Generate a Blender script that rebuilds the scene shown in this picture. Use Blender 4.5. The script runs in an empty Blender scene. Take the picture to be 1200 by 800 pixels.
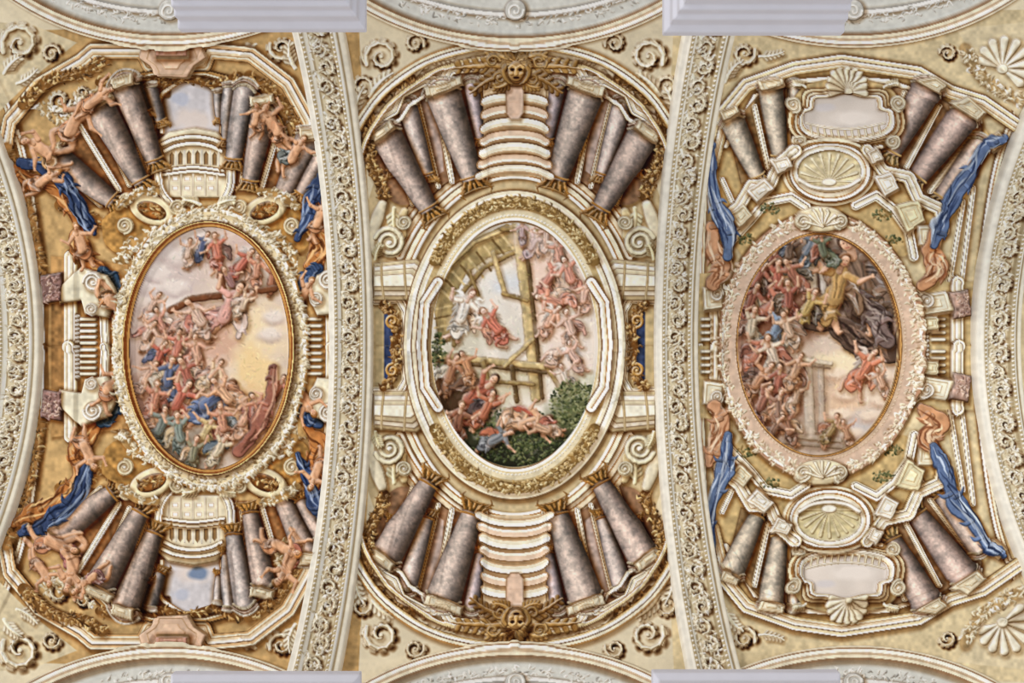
import bpy, numpy as np, math, time, bmesh
from mathutils import Vector
from math import sin,cos,pi,radians,sqrt,atan2,hypot
T0=time.time()
rng=np.random.default_rng(11)
F=867.0; CV=5.53; R=4.47; CAMZ=1.6

# ------------------------------------------------------------------ painter
class Canvas:
    def __init__(s,x0,y0,x1,y1,S,base):
        s.x0,s.y0,s.S=x0,y0,S
        s.w=int((x1-x0)*S)+1; s.h=int((y1-y0)*S)+1
        s.C=np.empty((s.h,s.w,3),np.float32); s.C[:]=np.array(base,np.float32)/255
        s.H=np.zeros((s.h,s.w),np.float32); s.L=np.zeros((s.h,s.w),np.int16)
        s.X=(x0+np.arange(s.w)/S).astype(np.float32); s.Y=(y0+np.arange(s.h)/S).astype(np.float32)
        s.N={k:s.noise(k) for k in (2.2,4,8,18,45,110)}
        s.clip=None
    def noise(s,sc):
        nx=int((s.w/s.S)/sc)+3; ny=int((s.h/s.S)/sc)+3
        g=rng.random((ny,nx)).astype(np.float32)*2-1
        fx=(s.X-s.x0)/sc; fy=(s.Y-s.y0)/sc
        ix=fx.astype(int); tx=fx-ix; tx=tx*tx*(3-2*tx)
        iy=fy.astype(int); ty=fy-iy; ty=(ty*ty*(3-2*ty))[:,None]
        a=g[:,ix]*(1-tx)+g[:,ix+1]*tx
        return (a[iy]*(1-ty)+a[iy+1]*ty).astype(np.float32)
g=None
TR=[1,0,1,0]
SHM=[1.0]
LAB=[0]; NAMES=['ceiling']
def lab(name=None):
    if name is None: LAB[0]=0; return
    NAMES.append(name); LAB[0]=len(NAMES)-1
def tp(P):
    P=np.asarray(P,np.float32).reshape(-1,2)
    return np.stack([TR[0]*P[:,0]+TR[1],TR[2]*P[:,1]+TR[3]],1)
def win(x0,x1,y0,y1):
    i0=max(0,int((x0-g.x0)*g.S)); i1=min(g.w,int((x1-g.x0)*g.S)+2)
    j0=max(0,int((y0-g.y0)*g.S)); j1=min(g.h,int((y1-g.y0)*g.S)+2)
    if i1-i0<2 or j1-j0<2: return None
    return (slice(j0,j1),slice(i0,i1)),g.X[None,i0:i1],g.Y[j0:j1,None]
def smooth(P,closed=False,n=6):
    P=np.asarray(P,np.float32)
    if len(P)<3: return P
    if closed: Q=np.vstack([P[-1],P,P[0],P[1]])
    else: Q=np.vstack([2*P[0]-P[1],P,2*P[-1]-P[-2]])
    out=[]
    t=(np.arange(n)/n)[:,None]
    for i in range(1,len(Q)-2):
        a,b,c,d=Q[i-1],Q[i],Q[i+1],Q[i+2]
        out.append(.5*((2*b)+(-a+c)*t+(2*a-5*b+4*c-d)*t*t+(-a+3*b-3*c+d)*t**3))
    if not closed: out.append(Q[-2][None])
    return np.vstack(out)
def cc(c): return np.asarray(c,np.float32)/255
SHC=np.array([.46,.62,.80],np.float32)
def paint(sl,sd,col,b=0,k=.5,tex=.06,edge=0,ec=(70,45,25),h=0,a=1,soft=.5,ts=(4,8),L=(-.6,-.8),lb=True,sh=0,sr=5.0):
    m=np.clip(.5-sd/(2*soft),0,1)
    cm=1
    if g.clip is not None:
        cx,cy,rx,ry=g.clip
        X=g.X[None,sl[1]]; Y=g.Y[sl[0],None]
        q=np.sqrt(((X-cx)/rx)**2+((Y-cy)/ry)**2)
        cm=np.clip(.5-(q-1)*rx,0,1); m=m*cm; h=0
    if m.max()<=0: return
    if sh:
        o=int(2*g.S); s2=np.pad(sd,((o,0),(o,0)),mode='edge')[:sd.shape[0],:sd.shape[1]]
        q=np.clip(1-np.maximum(s2,0)/sr,0,1)**1.6*min(1,sh*SHM[0]*1.15)*cm  # drop shadow painted into the colour around the shape, offset down-right
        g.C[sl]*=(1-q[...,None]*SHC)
    col=np.asarray(col,np.float32)
    if col.max()>1.5: col=col/255
    c=np.broadcast_to(col,m.shape+(3,)).copy() if col.ndim==1 else col.copy()
    if tex:
        n=sum(g.N[t][sl] for t in ts)
        c*= (1+tex*n)[...,None]
    hh=None
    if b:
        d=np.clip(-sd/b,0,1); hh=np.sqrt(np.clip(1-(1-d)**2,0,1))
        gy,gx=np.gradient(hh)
        s=np.clip(-(gx*L[0]+gy*L[1])*g.S*min(b,4)*.8,-1,1)*k  # relief shading painted into the colour, as if lit along L
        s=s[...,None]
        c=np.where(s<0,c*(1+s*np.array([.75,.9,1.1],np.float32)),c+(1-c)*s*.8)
    if edge:
        e=np.clip(1-np.abs(sd+.6)/1.0,0,1)*edge
        c=c*(1-e[...,None])+cc(ec)*e[...,None]
    ma=(m*a)[...,None]
    g.C[sl]=g.C[sl]*(1-ma)+np.clip(c,0,1)*ma
    if h: g.H[sl]+=m*a*h*(hh if hh is not None else 1)
    if lb and a>.6: g.L[sl]=np.where(m>.5,LAB[0],g.L[sl])
def sd_poly(X,Y,P):
    d=None; ins=None
    n=len(P)
    for i in range(n):
        a=P[i]; b=P[(i+1)%n]; e=b-a; ee=float(e@e)+1e-9
        wx=X-a[0]; wy=Y-a[1]
        t=np.clip((wx*e[0]+wy*e[1])/ee,0,1)
        dd=(wx-e[0]*t)**2+(wy-e[1]*t)**2
        d=dd if d is None else np.minimum(d,dd)
        c=((a[1]>Y)!=(b[1]>Y))
        if abs(e[1])>1e-9: c=c&(X<(e[0]*(Y-a[1])/e[1]+a[0]))
        else: c=c&False
        ins=c if ins is None else ins^c
    d=np.sqrt(d); return np.where(ins,-d,d)
def poly(P,col,sm=0,**kw):
    P=tp(P)
    if sm: P=smooth(P,True,5)
    p=9 if kw.get('sh') else 2
    w=win(P[:,0].min()-p,P[:,0].max()+p,P[:,1].min()-p,P[:,1].max()+p)
    if w is None: return
    sl,X,Y=w; paint(sl,sd_poly(X,Y,P),col,**kw)
def sd_path(X,Y,P,W):
    best=None
    for i in range(len(P)-1):
        a=P[i]; e=P[i+1]-a; ee=float(e@e)+1e-9
        wx=X-a[0]; wy=Y-a[1]
        t=np.clip((wx*e[0]+wy*e[1])/ee,0,1)
        d=np.sqrt((wx-e[0]*t)**2+(wy-e[1]*t)**2)-(W[i]*(1-t)+W[i+1]*t)
        best=d if best is None else np.minimum(best,d)
    return best
def stroke(P,wd,col,sm=1,n=5,raw=False,**kw):
    P=np.asarray(P,np.float32) if raw else tp(P)
    W=np.broadcast_to(np.asarray(wd,np.float32),(len(P),)) if np.ndim(wd)==0 else np.asarray(wd,np.float32)
    if len(W)!=len(P): W=np.interp(np.linspace(0,1,len(P)),np.linspace(0,1,len(W)),W)
    if sm and len(P)>2:
        m=len(P); P=smooth(P,False,n); W=np.interp(np.linspace(0,1,len(P)),np.linspace(0,1,m),W)
    p=W.max()+(9 if kw.get('sh') else 2)
    w=win(P[:,0].min()-p,P[:,0].max()+p,P[:,1].min()-p,P[:,1].max()+p)
    if w is None: return
    sl,X,Y=w; paint(sl,sd_path(X,Y,P,W),col,**kw)
def ell(cx,cy,rx,ry,col,rot=0,**kw):
    p=tp([(cx,cy)])[0]; rot=radians(rot)*TR[0]*TR[2]
    r=max(rx,ry)+(9 if kw.get('sh') else 2); w=win(p[0]-r,p[0]+r,p[1]-r,p[1]+r)
    if w is None: return
    sl,X,Y=w; x=X-p[0]; y=Y-p[1]
    u=x*cos(rot)+y*sin(rot); v=-x*sin(rot)+y*cos(rot)
    q=np.sqrt((u/rx)**2+(v/ry)**2)+1e-6
    gr=np.sqrt((u/rx**2)**2+(v/ry**2)**2)/q+1e-6
    paint(sl,(q-1)/gr,col,**kw)
def soft(cx,cy,rx,ry,col,a=.8,rot=0,pw=1.5,wob=.25):
    p=tp([(cx,cy)])[0]; r=max(rx,ry)*1.6; w=win(p[0]-r,p[0]+r,p[1]-r,p[1]+r)
    if w is None: return
    sl,X,Y=w; rot=radians(rot); x=X-p[0]; y=Y-p[1]
    u=x*cos(rot)+y*sin(rot); v=-x*sin(rot)+y*cos(rot)
    q=(u/rx)**2+(v/ry)**2+wob*(g.N[8][sl]+g.N[18][sl])
    m=np.clip(1.25-q,0,1)**pw*a
    if g.clip is not None:
        cx,cy,rx,ry=g.clip
        m=m*np.clip(.5-(np.sqrt(((X-cx)/rx)**2+((Y-cy)/ry)**2)-1)*rx,0,1)
    m=m[...,None]; g.C[sl]=g.C[sl]*(1-m)+cc(col)*m
def mapprof(t,prof):
    xs=[p[0] for p in prof]
    return np.stack([np.interp(t,xs,[p[1][i] for p in prof]) for i in range(3)],-1).astype(np.float32)/255
def steps(*a):
    ws=a[0::2]; cs=a[1::2]; tot=sum(ws); x=-1; out=[]
    for w,c in zip(ws,cs):
        x2=x+2*w/tot; out+= [(x+.02,c),(x2-.02,c)]; x=x2
    return out
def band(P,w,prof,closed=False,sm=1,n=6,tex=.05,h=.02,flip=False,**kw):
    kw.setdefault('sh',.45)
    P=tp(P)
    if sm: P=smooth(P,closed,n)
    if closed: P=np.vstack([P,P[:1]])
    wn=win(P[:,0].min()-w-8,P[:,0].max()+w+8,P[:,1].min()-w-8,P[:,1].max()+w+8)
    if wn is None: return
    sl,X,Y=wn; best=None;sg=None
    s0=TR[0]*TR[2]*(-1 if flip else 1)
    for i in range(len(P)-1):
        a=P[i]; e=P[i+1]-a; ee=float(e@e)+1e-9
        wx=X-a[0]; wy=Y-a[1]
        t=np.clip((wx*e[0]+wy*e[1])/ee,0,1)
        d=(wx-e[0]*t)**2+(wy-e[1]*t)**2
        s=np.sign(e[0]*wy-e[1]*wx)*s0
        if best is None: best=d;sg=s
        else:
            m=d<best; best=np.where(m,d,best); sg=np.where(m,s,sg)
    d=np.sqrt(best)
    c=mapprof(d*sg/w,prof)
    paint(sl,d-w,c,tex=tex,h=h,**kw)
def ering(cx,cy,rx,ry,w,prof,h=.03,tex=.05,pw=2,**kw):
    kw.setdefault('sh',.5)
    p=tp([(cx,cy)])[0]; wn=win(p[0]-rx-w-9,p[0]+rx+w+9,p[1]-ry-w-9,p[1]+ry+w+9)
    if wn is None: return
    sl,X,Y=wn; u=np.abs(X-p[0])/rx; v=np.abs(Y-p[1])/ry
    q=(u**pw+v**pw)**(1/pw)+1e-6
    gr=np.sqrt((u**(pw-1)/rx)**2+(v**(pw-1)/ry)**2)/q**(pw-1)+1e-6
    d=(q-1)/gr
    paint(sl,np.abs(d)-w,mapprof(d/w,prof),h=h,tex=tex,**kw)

# ------------------------------------------------------------------ colours
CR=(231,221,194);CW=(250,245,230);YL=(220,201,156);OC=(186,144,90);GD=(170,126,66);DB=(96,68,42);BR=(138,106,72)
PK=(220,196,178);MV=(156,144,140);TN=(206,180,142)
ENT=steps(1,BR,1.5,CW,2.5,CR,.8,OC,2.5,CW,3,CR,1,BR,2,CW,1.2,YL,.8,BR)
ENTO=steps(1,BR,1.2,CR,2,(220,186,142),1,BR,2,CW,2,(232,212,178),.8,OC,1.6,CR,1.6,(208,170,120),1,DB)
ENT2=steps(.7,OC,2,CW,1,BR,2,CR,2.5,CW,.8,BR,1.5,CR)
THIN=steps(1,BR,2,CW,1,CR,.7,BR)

# ------------------------------------------------------------------ ornaments
def resample(P,closed=False):
    P=smooth(P,closed,6) if len(P)>2 else np.asarray(P,np.float32)
    if closed: P=np.vstack([P,P[:1]])
    s=np.concatenate([[0],np.cumsum(np.hypot(*np.diff(P,axis=0).T))])
    return P,s
def garland(P,w,cols,dens=1,l=3.2,th=1.1,bg=None,closed=False,h=.006,sm=1,k=.5):
    Q,s=resample(tp(P),closed); Lg=s[-1]
    if bg is not None: stroke(Q,w,bg,sm=0,raw=True,h=.02,tex=.12,sh=.4)
    n=int(Lg*w*dens/5)
    for i in range(n):
        t=rng.random()*Lg; x=np.interp(t,s,Q[:,0]); y=np.interp(t,s,Q[:,1])
        x2=np.interp(t+2,s,Q[:,0])-np.interp(t-2,s,Q[:,0]); y2=np.interp(t+2,s,Q[:,1])-np.interp(t-2,s,Q[:,1])
        an=atan2(y2,x2); o=(rng.random()*2-1)*w
        x+=-sin(an)*o; y+=cos(an)*o
        a=an+rng.normal()*.7+(.6 if o>0 else -.6); ll=l*(.6+.8*rng.random())
        c=np.array(cols[min(len(cols)-1,int(len(cols)*(i/n*.6+rng.random()*.4)))],np.float32)*(.92+.16*rng.random())
        bend=rng.normal()*.3
        stroke([(x,y),(x+cos(a)*ll*.5-sin(a)*bend*ll,y+sin(a)*ll*.5+cos(a)*bend*ll),(x+cos(a)*ll,y+sin(a)*ll)],[th*.6,th,th*.3],np.clip(c,0,255),raw=True,n=3,b=th,k=k,h=h,tex=0)
def spiral(cx,cy,r,a0,turns,dr,w,col,**kw):
    n=int(14*turns)+4; P=[]
    for i in range(n):
        t=i/(n-1); rr=r*(1-t)**.8+.6; a=radians(a0)+dr*t*turns*2*pi
        P.append((cx+rr*cos(a),cy+rr*sin(a)))
    kw.setdefault('b',w); kw.setdefault('h',.015)
    stroke(P,[w,w*.85,w*.55],col,sm=0,**kw)
def volute(cx,cy,r,a0=0,dr=1,col=CR,dark=BR,w=None,turns=2.1):
    w=w or r*.2
    ell(cx,cy,r*1.05,r*1.05,np.array(dark)*.6+np.array(col)*.4,tex=.1,h=.01,sh=.4)
    spiral(cx,cy,r,a0,turns,dr,w,col,k=.7,edge=.25)
    ell(cx,cy,r*.16,r*.16,CW,b=2,h=.01)
def leaf(x,y,ang,ln,w,col,curl=.5,dark=None,k=.6):
    a=radians(ang); P=[]
    for i in range(7):
        t=i/6; aa=a+curl*t*1.6
        P.append((x,y)); x+=cos(aa)*ln/6; y+=sin(aa)*ln/6
    P=np.array(P); dark=dark if dark is not None else np.array(col)*.62
    for i in range(1,6):
        t=i/6; d=P[min(i+1,6)]-P[i]; an=atan2(d[1],d[0]); ww=w*(1-.55*t)
        for sgn in (-1,1):
            b2=an+sgn*.9
            q=P[i]+np.array([cos(b2),sin(b2)])*ww*1.1
            q2=q+np.array([cos(b2-sgn*.6),sin(b2-sgn*.6)])*ww*.35
            stroke([P[i],q,q2],[w*.28,w*.3,w*.12],col,b=w*.3,k=k,h=.008,edge=.35,ec=dark,n=3,sh=.25,sr=3)
    stroke(P,[w*.3,w*.26,w*.12],np.minimum(np.array(col)*1.08,255),b=w*.3,k=k,h=.01)
def acscroll(cx,cy,r,a0,dr,col,dark):
    n=16;P=[]
    for i in range(n):
        t=i/(n-1); rr=r*(1-t)**.75+.5; a=radians(a0)+dr*t*1.5*2*pi; P.append((cx+rr*cos(a),cy+rr*sin(a)))
    for i in range(0,11):
        a=atan2(P[i+1][1]-P[i][1],P[i+1][0]-P[i][0])
        leaf(P[i][0],P[i][1],math.degrees(a)-dr*40,r*.6*(1-i/14),r*.22,col,curl=dr*.5,dark=dark)
    stroke(P,[r*.15,r*.12,r*.06],np.minimum(np.array(col)*1.06,255),sm=0,b=r*.14,k=.7,h=.012,edge=.35,ec=dark,sh=.3,sr=4)
    ell(cx,cy,r*.16,r*.16,col,b=2,k=.7,h=.01,edge=.3,ec=dark)
def beads(P,sp,r,col,dark=None,closed=False):
    Q,s=resample(tp(P),closed)
    if dark is not None: stroke(Q,r*1.2,dark,sm=0,raw=True)
    for t in np.arange(sp/2,s[-1],sp):
        x=np.interp(t,s,Q[:,0]); y=np.interp(t,s,Q[:,1])
        stroke([(x,y),(x+.1,y)],[r,r],col,raw=True,sm=0,b=r,k=.7,h=.008,tex=0)
def column(x0,y0,x1,y1,w0,w1,col=MV,cap=GD,base=1,capl=1):
    lab('marble_column')
    A,B=tp([(x0,y0),(x1,y1)]); r=max(w0,w1)+12
    wn=win(min(A[0],B[0])-r,max(A[0],B[0])+r,min(A[1],B[1])-r,max(A[1],B[1])+r)
    if wn is None: lab(); return
    sl,X,Y=wn; e=B-A; Ln=float(np.hypot(*e)); e=e/Ln; nx,ny=-e[1],e[0]
    if nx<0: nx,ny=-nx,-ny
    s=((X-A[0])*e[0]+(Y-A[1])*e[1])/Ln; pr=(X-A[0])*nx+(Y-A[1])*ny
    sc=np.clip(s,0,1); hw=w0+(w1-w0)*sc+.8*np.sin(sc*pi)
    t=pr/hw; bul=np.clip(1-t*t,0,1)*w0*.32/Ln
    sd=np.maximum(np.maximum(np.abs(pr)-hw,(-(s+bul))*Ln),(s-1)*Ln)
    N=g.N; c=np.array(col,np.float32)/255
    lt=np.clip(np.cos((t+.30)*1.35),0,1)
    cyl=.42+.70*lt**1.2+.10*np.clip(t-.82,0,1)  # cylinder light and shade painted across the shaft
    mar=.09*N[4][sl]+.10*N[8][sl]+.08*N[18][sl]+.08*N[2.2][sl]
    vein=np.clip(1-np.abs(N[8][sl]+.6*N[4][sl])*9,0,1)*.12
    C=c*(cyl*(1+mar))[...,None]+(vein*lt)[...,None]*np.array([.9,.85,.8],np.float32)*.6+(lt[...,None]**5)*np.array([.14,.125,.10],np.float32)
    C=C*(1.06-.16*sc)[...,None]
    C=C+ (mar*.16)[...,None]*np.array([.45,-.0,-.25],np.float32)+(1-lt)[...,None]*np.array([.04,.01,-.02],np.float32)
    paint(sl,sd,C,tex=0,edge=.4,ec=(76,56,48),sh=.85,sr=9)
    m=np.clip(.5-sd,0,1); g.H[sl]+=m*np.sqrt(np.clip(1-t*t,0,1))*.06
    def q(sv,tv):
        hwv=w0+(w1-w0)*sv
        return A+e*Ln*sv+np.array([nx,ny])*tv*hwv
    if base:
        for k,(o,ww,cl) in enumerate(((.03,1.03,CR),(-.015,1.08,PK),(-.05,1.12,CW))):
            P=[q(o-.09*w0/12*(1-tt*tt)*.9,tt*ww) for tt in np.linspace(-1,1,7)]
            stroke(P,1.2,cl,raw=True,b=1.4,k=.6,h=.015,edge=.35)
    if capl:
        P=[q(.96,tt*1.05) for tt in (-1,0,1)]
        stroke(P,1.3,np.array(cap)*1.2,raw=True,b=1.4,k=.7,h=.01,edge=.3)
        cl=w1*1.0; TRs=TR[:]; TR[:]=[1,0,1,0]; nn=np.array([nx,ny])
        poly([q(1,-.95),q(1,.95),B+e*cl+nn*w1*1.3,B+e*cl-nn*w1*1.3],np.array(cap)*.58,tex=.2,h=.02,sh=.5)
        for row in range(2):
            for tt in (-.8,-.3,.3,.8) if row==0 else (-1.0,-.5,0,.5,1.0):
                st=B+e*(row*cl*.4)+nn*tt*w1; sp=tt*.7
                en=st+(e*cos(sp)+nn*sin(sp))*cl*.75
                en2=en+(nn*np.sign(tt+.01)*1.5-e*1.2)
                stroke([st,(st+en)/2,en,en2],[1.3,1.3,1.2,.6],np.array(cap)*(1.0+.35*rng.random()),b=1.4,k=.8,h=.012,edge=.25,n=3)
        stroke([B+e*cl*1.25-nn*w1*1.7,B+e*cl*1.0,B+e*cl*1.25+nn*w1*1.7],[.8,1.6,.8],(204,160,96),b=1.5,k=.7,h=.012,edge=.4)
        for sg in (-1,1): stroke([B+e*cl*.8+nn*w1*sg*1.1,B+e*cl*1.3+nn*w1*sg*1.5,B+e*cl*1.7+nn*w1*sg*1.3],[1.4,1.3,.5],(180,134,72),b=1.4,k=.7,edge=.4,h=.01)
        TR[:]=TRs
    lab()
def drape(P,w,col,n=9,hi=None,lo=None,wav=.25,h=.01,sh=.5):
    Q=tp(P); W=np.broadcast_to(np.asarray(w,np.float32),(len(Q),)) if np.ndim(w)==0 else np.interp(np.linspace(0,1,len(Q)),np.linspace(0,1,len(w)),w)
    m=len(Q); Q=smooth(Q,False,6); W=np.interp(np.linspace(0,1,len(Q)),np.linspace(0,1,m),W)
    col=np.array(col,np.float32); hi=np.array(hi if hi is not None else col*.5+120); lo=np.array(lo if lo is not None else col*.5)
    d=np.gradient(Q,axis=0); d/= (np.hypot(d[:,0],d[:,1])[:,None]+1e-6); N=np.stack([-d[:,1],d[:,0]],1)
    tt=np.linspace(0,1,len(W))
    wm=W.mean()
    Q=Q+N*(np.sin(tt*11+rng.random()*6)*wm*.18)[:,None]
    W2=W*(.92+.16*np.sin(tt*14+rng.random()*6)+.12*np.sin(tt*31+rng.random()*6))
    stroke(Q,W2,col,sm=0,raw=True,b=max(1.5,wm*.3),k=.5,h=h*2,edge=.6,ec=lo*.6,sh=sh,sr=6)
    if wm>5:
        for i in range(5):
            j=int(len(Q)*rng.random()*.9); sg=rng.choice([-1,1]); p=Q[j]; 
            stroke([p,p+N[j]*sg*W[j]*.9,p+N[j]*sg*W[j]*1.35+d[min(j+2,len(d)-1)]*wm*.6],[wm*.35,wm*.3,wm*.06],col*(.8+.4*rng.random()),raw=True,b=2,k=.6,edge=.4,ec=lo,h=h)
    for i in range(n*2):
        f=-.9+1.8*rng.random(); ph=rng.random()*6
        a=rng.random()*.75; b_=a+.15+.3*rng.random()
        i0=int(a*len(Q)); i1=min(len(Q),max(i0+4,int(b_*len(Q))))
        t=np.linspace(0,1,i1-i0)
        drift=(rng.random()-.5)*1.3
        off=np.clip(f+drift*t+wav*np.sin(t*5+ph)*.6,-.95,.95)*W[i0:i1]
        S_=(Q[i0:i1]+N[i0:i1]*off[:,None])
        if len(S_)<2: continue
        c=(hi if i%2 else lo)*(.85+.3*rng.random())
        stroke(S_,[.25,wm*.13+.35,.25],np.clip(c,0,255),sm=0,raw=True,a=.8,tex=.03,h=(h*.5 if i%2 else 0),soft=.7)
SK=(224,182,152); SKP=(232,200,180)
def mute(c,t=.24):
    c=np.array(c,np.float32); return c*(1-t)+np.array([194,172,150],np.float32)*t
def fig(x,y,s,ang,robe,cloak=None,skin=SK,hair=(104,72,48),wing=None,legs=1,seed=None,arms=None,bend=None,nude=0):
    r=np.random.default_rng(seed if seed is not None else int(x*31+y*7))
    a=radians(ang); U=np.array([cos(a),sin(a)]); V=np.array([-U[1],U[0]])
    P=lambda i,j:np.array([x,y])+s*(i*V+j*U)
    robe=mute(robe); skin=np.array(skin,np.float32)
    EC=(126,84,62)
    if wing is not None:
        for sg in (-1,1):
            for k in range(5):
                e=P(sg*(3.2-.3*k),5.2-1.3*k)
                stroke([P(sg*.5,3.8),(P(sg*.5,3.8)+e)/2+s*U*.7,e],[s*.5,s*.5,s*.15],np.array(wing)*(1-.05*k),b=s*.4,k=.4,edge=.25,ec=(140,115,100),h=.004,soft=.8)
    if cloak is not None:
        sg=r.choice([-1,1])
        drape([P(-sg*1.4,3.4),P(sg*.8,2.4),P(sg*2.6,.9),P(sg*(3.0+r.random()),-1.4)],[s*.8,s*1.4,s*1.4,s*.5],mute(cloak),n=5,h=.004,sh=.3)
    bend=bend if bend is not None else (r.normal()*1.2,r.normal()*1.2)
    if legs:
        for sg,bb in ((-1,bend[0]),(1,bend[1])):
            k1=P(sg*.6+bb,-2.2-.6*r.random()); f=P(sg*.7+bb*.2+r.normal()*.8,-4.6)
            stroke([P(sg*.5,0),k1,f,f+s*V*.5*sg],[s*.85,s*.65,s*.42,s*.22],skin,b=s*.7,k=.5,edge=.3,ec=EC,h=.005,soft=.7,sh=.25,sr=3)
    if not nude or nude==2:
        L2=3.4 if not nude else 1.2
        kx=(bend[0]+bend[1])*.6
        drape([P(-.2,1.6),P(kx*.6,-.8),P(kx,-L2*.6),P(kx*.4,-L2)],[s*1.1,s*1.6,s*1.6,s*.9],robe,n=6,h=.005,sh=.35)
    stroke([P(0,0),P(r.normal()*.2,2),P(0,3.9)],[s*1.15,s*1.1,s*1.3],skin if nude else robe,b=s,k=.5,edge=.3,ec=EC,h=.006,soft=.7,sh=.3,sr=4)
    if not nude:
        for k in range(4):
            stroke([P(-.9+.6*k,3.6),P(-.6+.4*k+r.normal()*.2,1.8),P(-.4+.3*k,.2)],s*.14,robe*(.62 if k%2 else 1.22),a=.6,tex=0,soft=.7)
    for sg in (-1,1):
        if arms is not None: a1,a2=arms[0 if sg<0 else 1]
        else: a1=-1.0+2.2*r.random(); a2=a1+.4+r.random()
        e=P(sg*1.35+sg*cos(a1)*1.9,3.6+sin(a1)*1.9); hnd=e+s*(sg*V*cos(a2)+U*sin(a2))*1.8
        stroke([P(sg*1.2,3.7),e],[s*.6,s*.5],skin if nude else robe*1.08,b=s*.5,k=.45,edge=.25,ec=EC,sm=0,h=.004,soft=.7)
        stroke([e,hnd],[s*.42,s*.27],skin,b=s*.4,k=.4,edge=.25,ec=EC,sm=0,h=.004,soft=.7)
        dd=(hnd-e)/(np.hypot(*(hnd-e))+1e-6); nn=np.array([-dd[1],dd[0]])
        for q in (-.5,-.17,.17,.5):
            stroke([hnd,hnd+dd*s*.5+nn*q*s*.5],s*.1,skin,sm=0,tex=0)
    stroke([P(0,4),P(.05,5)],s*.5,skin*.92,sm=0,b=s*.5,k=.4)
    tl=r.normal()*.3
    hc=P(tl,5.8); ra=ang+90+tl*40
    ell(*(hc+s*U*.26),s*.9,s*.98,np.array(hair)*(.8+.5*r.random()),rot=ra,b=s*.7,k=.4,tex=.15,ts=(2.2,4),h=.006,soft=.7,sh=.3,sr=3)
    fc=hc-s*U*.12+s*V*.08
    ell(*fc,s*.66,s*.84,skin*1.03,rot=ra,b=s*.8,k=.45,tex=0,h=.006,soft=.7)
    if s>2.6:
        for sg in (-.28,.28): ell(*(fc+s*V*sg+s*U*.08),s*.12,s*.08,(96,62,48),rot=ra,tex=0,a=.75)
        stroke([fc+s*V*.02+s*U*.05,fc+s*V*.05-s*U*.28],s*.07,skin*.8,sm=0,tex=0,a=.8)
        stroke([fc-s*V*.2-s*U*.48,fc+s*V*.2-s*U*.48],s*.07,(160,86,74),sm=0,tex=0,a=.7)
def putto(x,y,s,ang,seed=None,wing=None,cloth=None,skin=(224,176,138)):
    fig(x,y,s,ang,cloth or (200,90,80),skin=skin,nude=2 if cloth else 1,wing=wing,hair=(150,105,60),seed=seed)
def foliage(cx,cy,rx,ry,cols,n):
    for i in range(n):
        a=rng.random()*2*pi; q=sqrt(rng.random()); x=cx+cos(a)*rx*q; y=cy+sin(a)*ry*q
        c=cols[min(len(cols)-1,int(rng.random()*len(cols)))]; an=rng.random()*360
        ell(x,y,2.2*(.6+.7*rng.random()),1.2,c,rot=an,b=1.2,k=.4,tex=0,h=.003,a=.85)
def shell(cx,cy,r,ang,col=CR,dark=BR,spread=100,n=9):
    lab('seashell_ornament')
    for i in range(n):
        a=radians(ang-spread+2*spread*i/(n-1)); rr=r*(.82+.18*cos(a-radians(ang)))
        stroke([(cx,cy),(cx+cos(a)*rr*.5,cy+sin(a)*rr*.5),(cx+cos(a)*rr,cy+sin(a)*rr)],[r*.05,r*.1,r*.17],col,b=r*.16,k=.7,h=.015,edge=.45,ec=dark,sh=.3)
    ell(cx,cy,r*.2,r*.2,col,b=3,k=.6,h=.02,edge=.4,ec=dark)
    lab()
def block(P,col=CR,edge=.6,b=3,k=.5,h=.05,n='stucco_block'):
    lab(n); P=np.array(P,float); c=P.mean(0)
    poly(P+[1.5,2.5],(150,120,86),tex=.1,sh=.6,sr=7,h=h*.5)  # darker offset copy paints the shaded side of the block
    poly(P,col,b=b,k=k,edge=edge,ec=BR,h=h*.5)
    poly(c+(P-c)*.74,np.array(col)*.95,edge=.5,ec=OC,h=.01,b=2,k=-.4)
    poly(c+(P-c)*.42,np.minimum(np.array(col)*1.05,255),edge=.4,ec=OC,h=.01,b=2,k=.4); lab()
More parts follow.
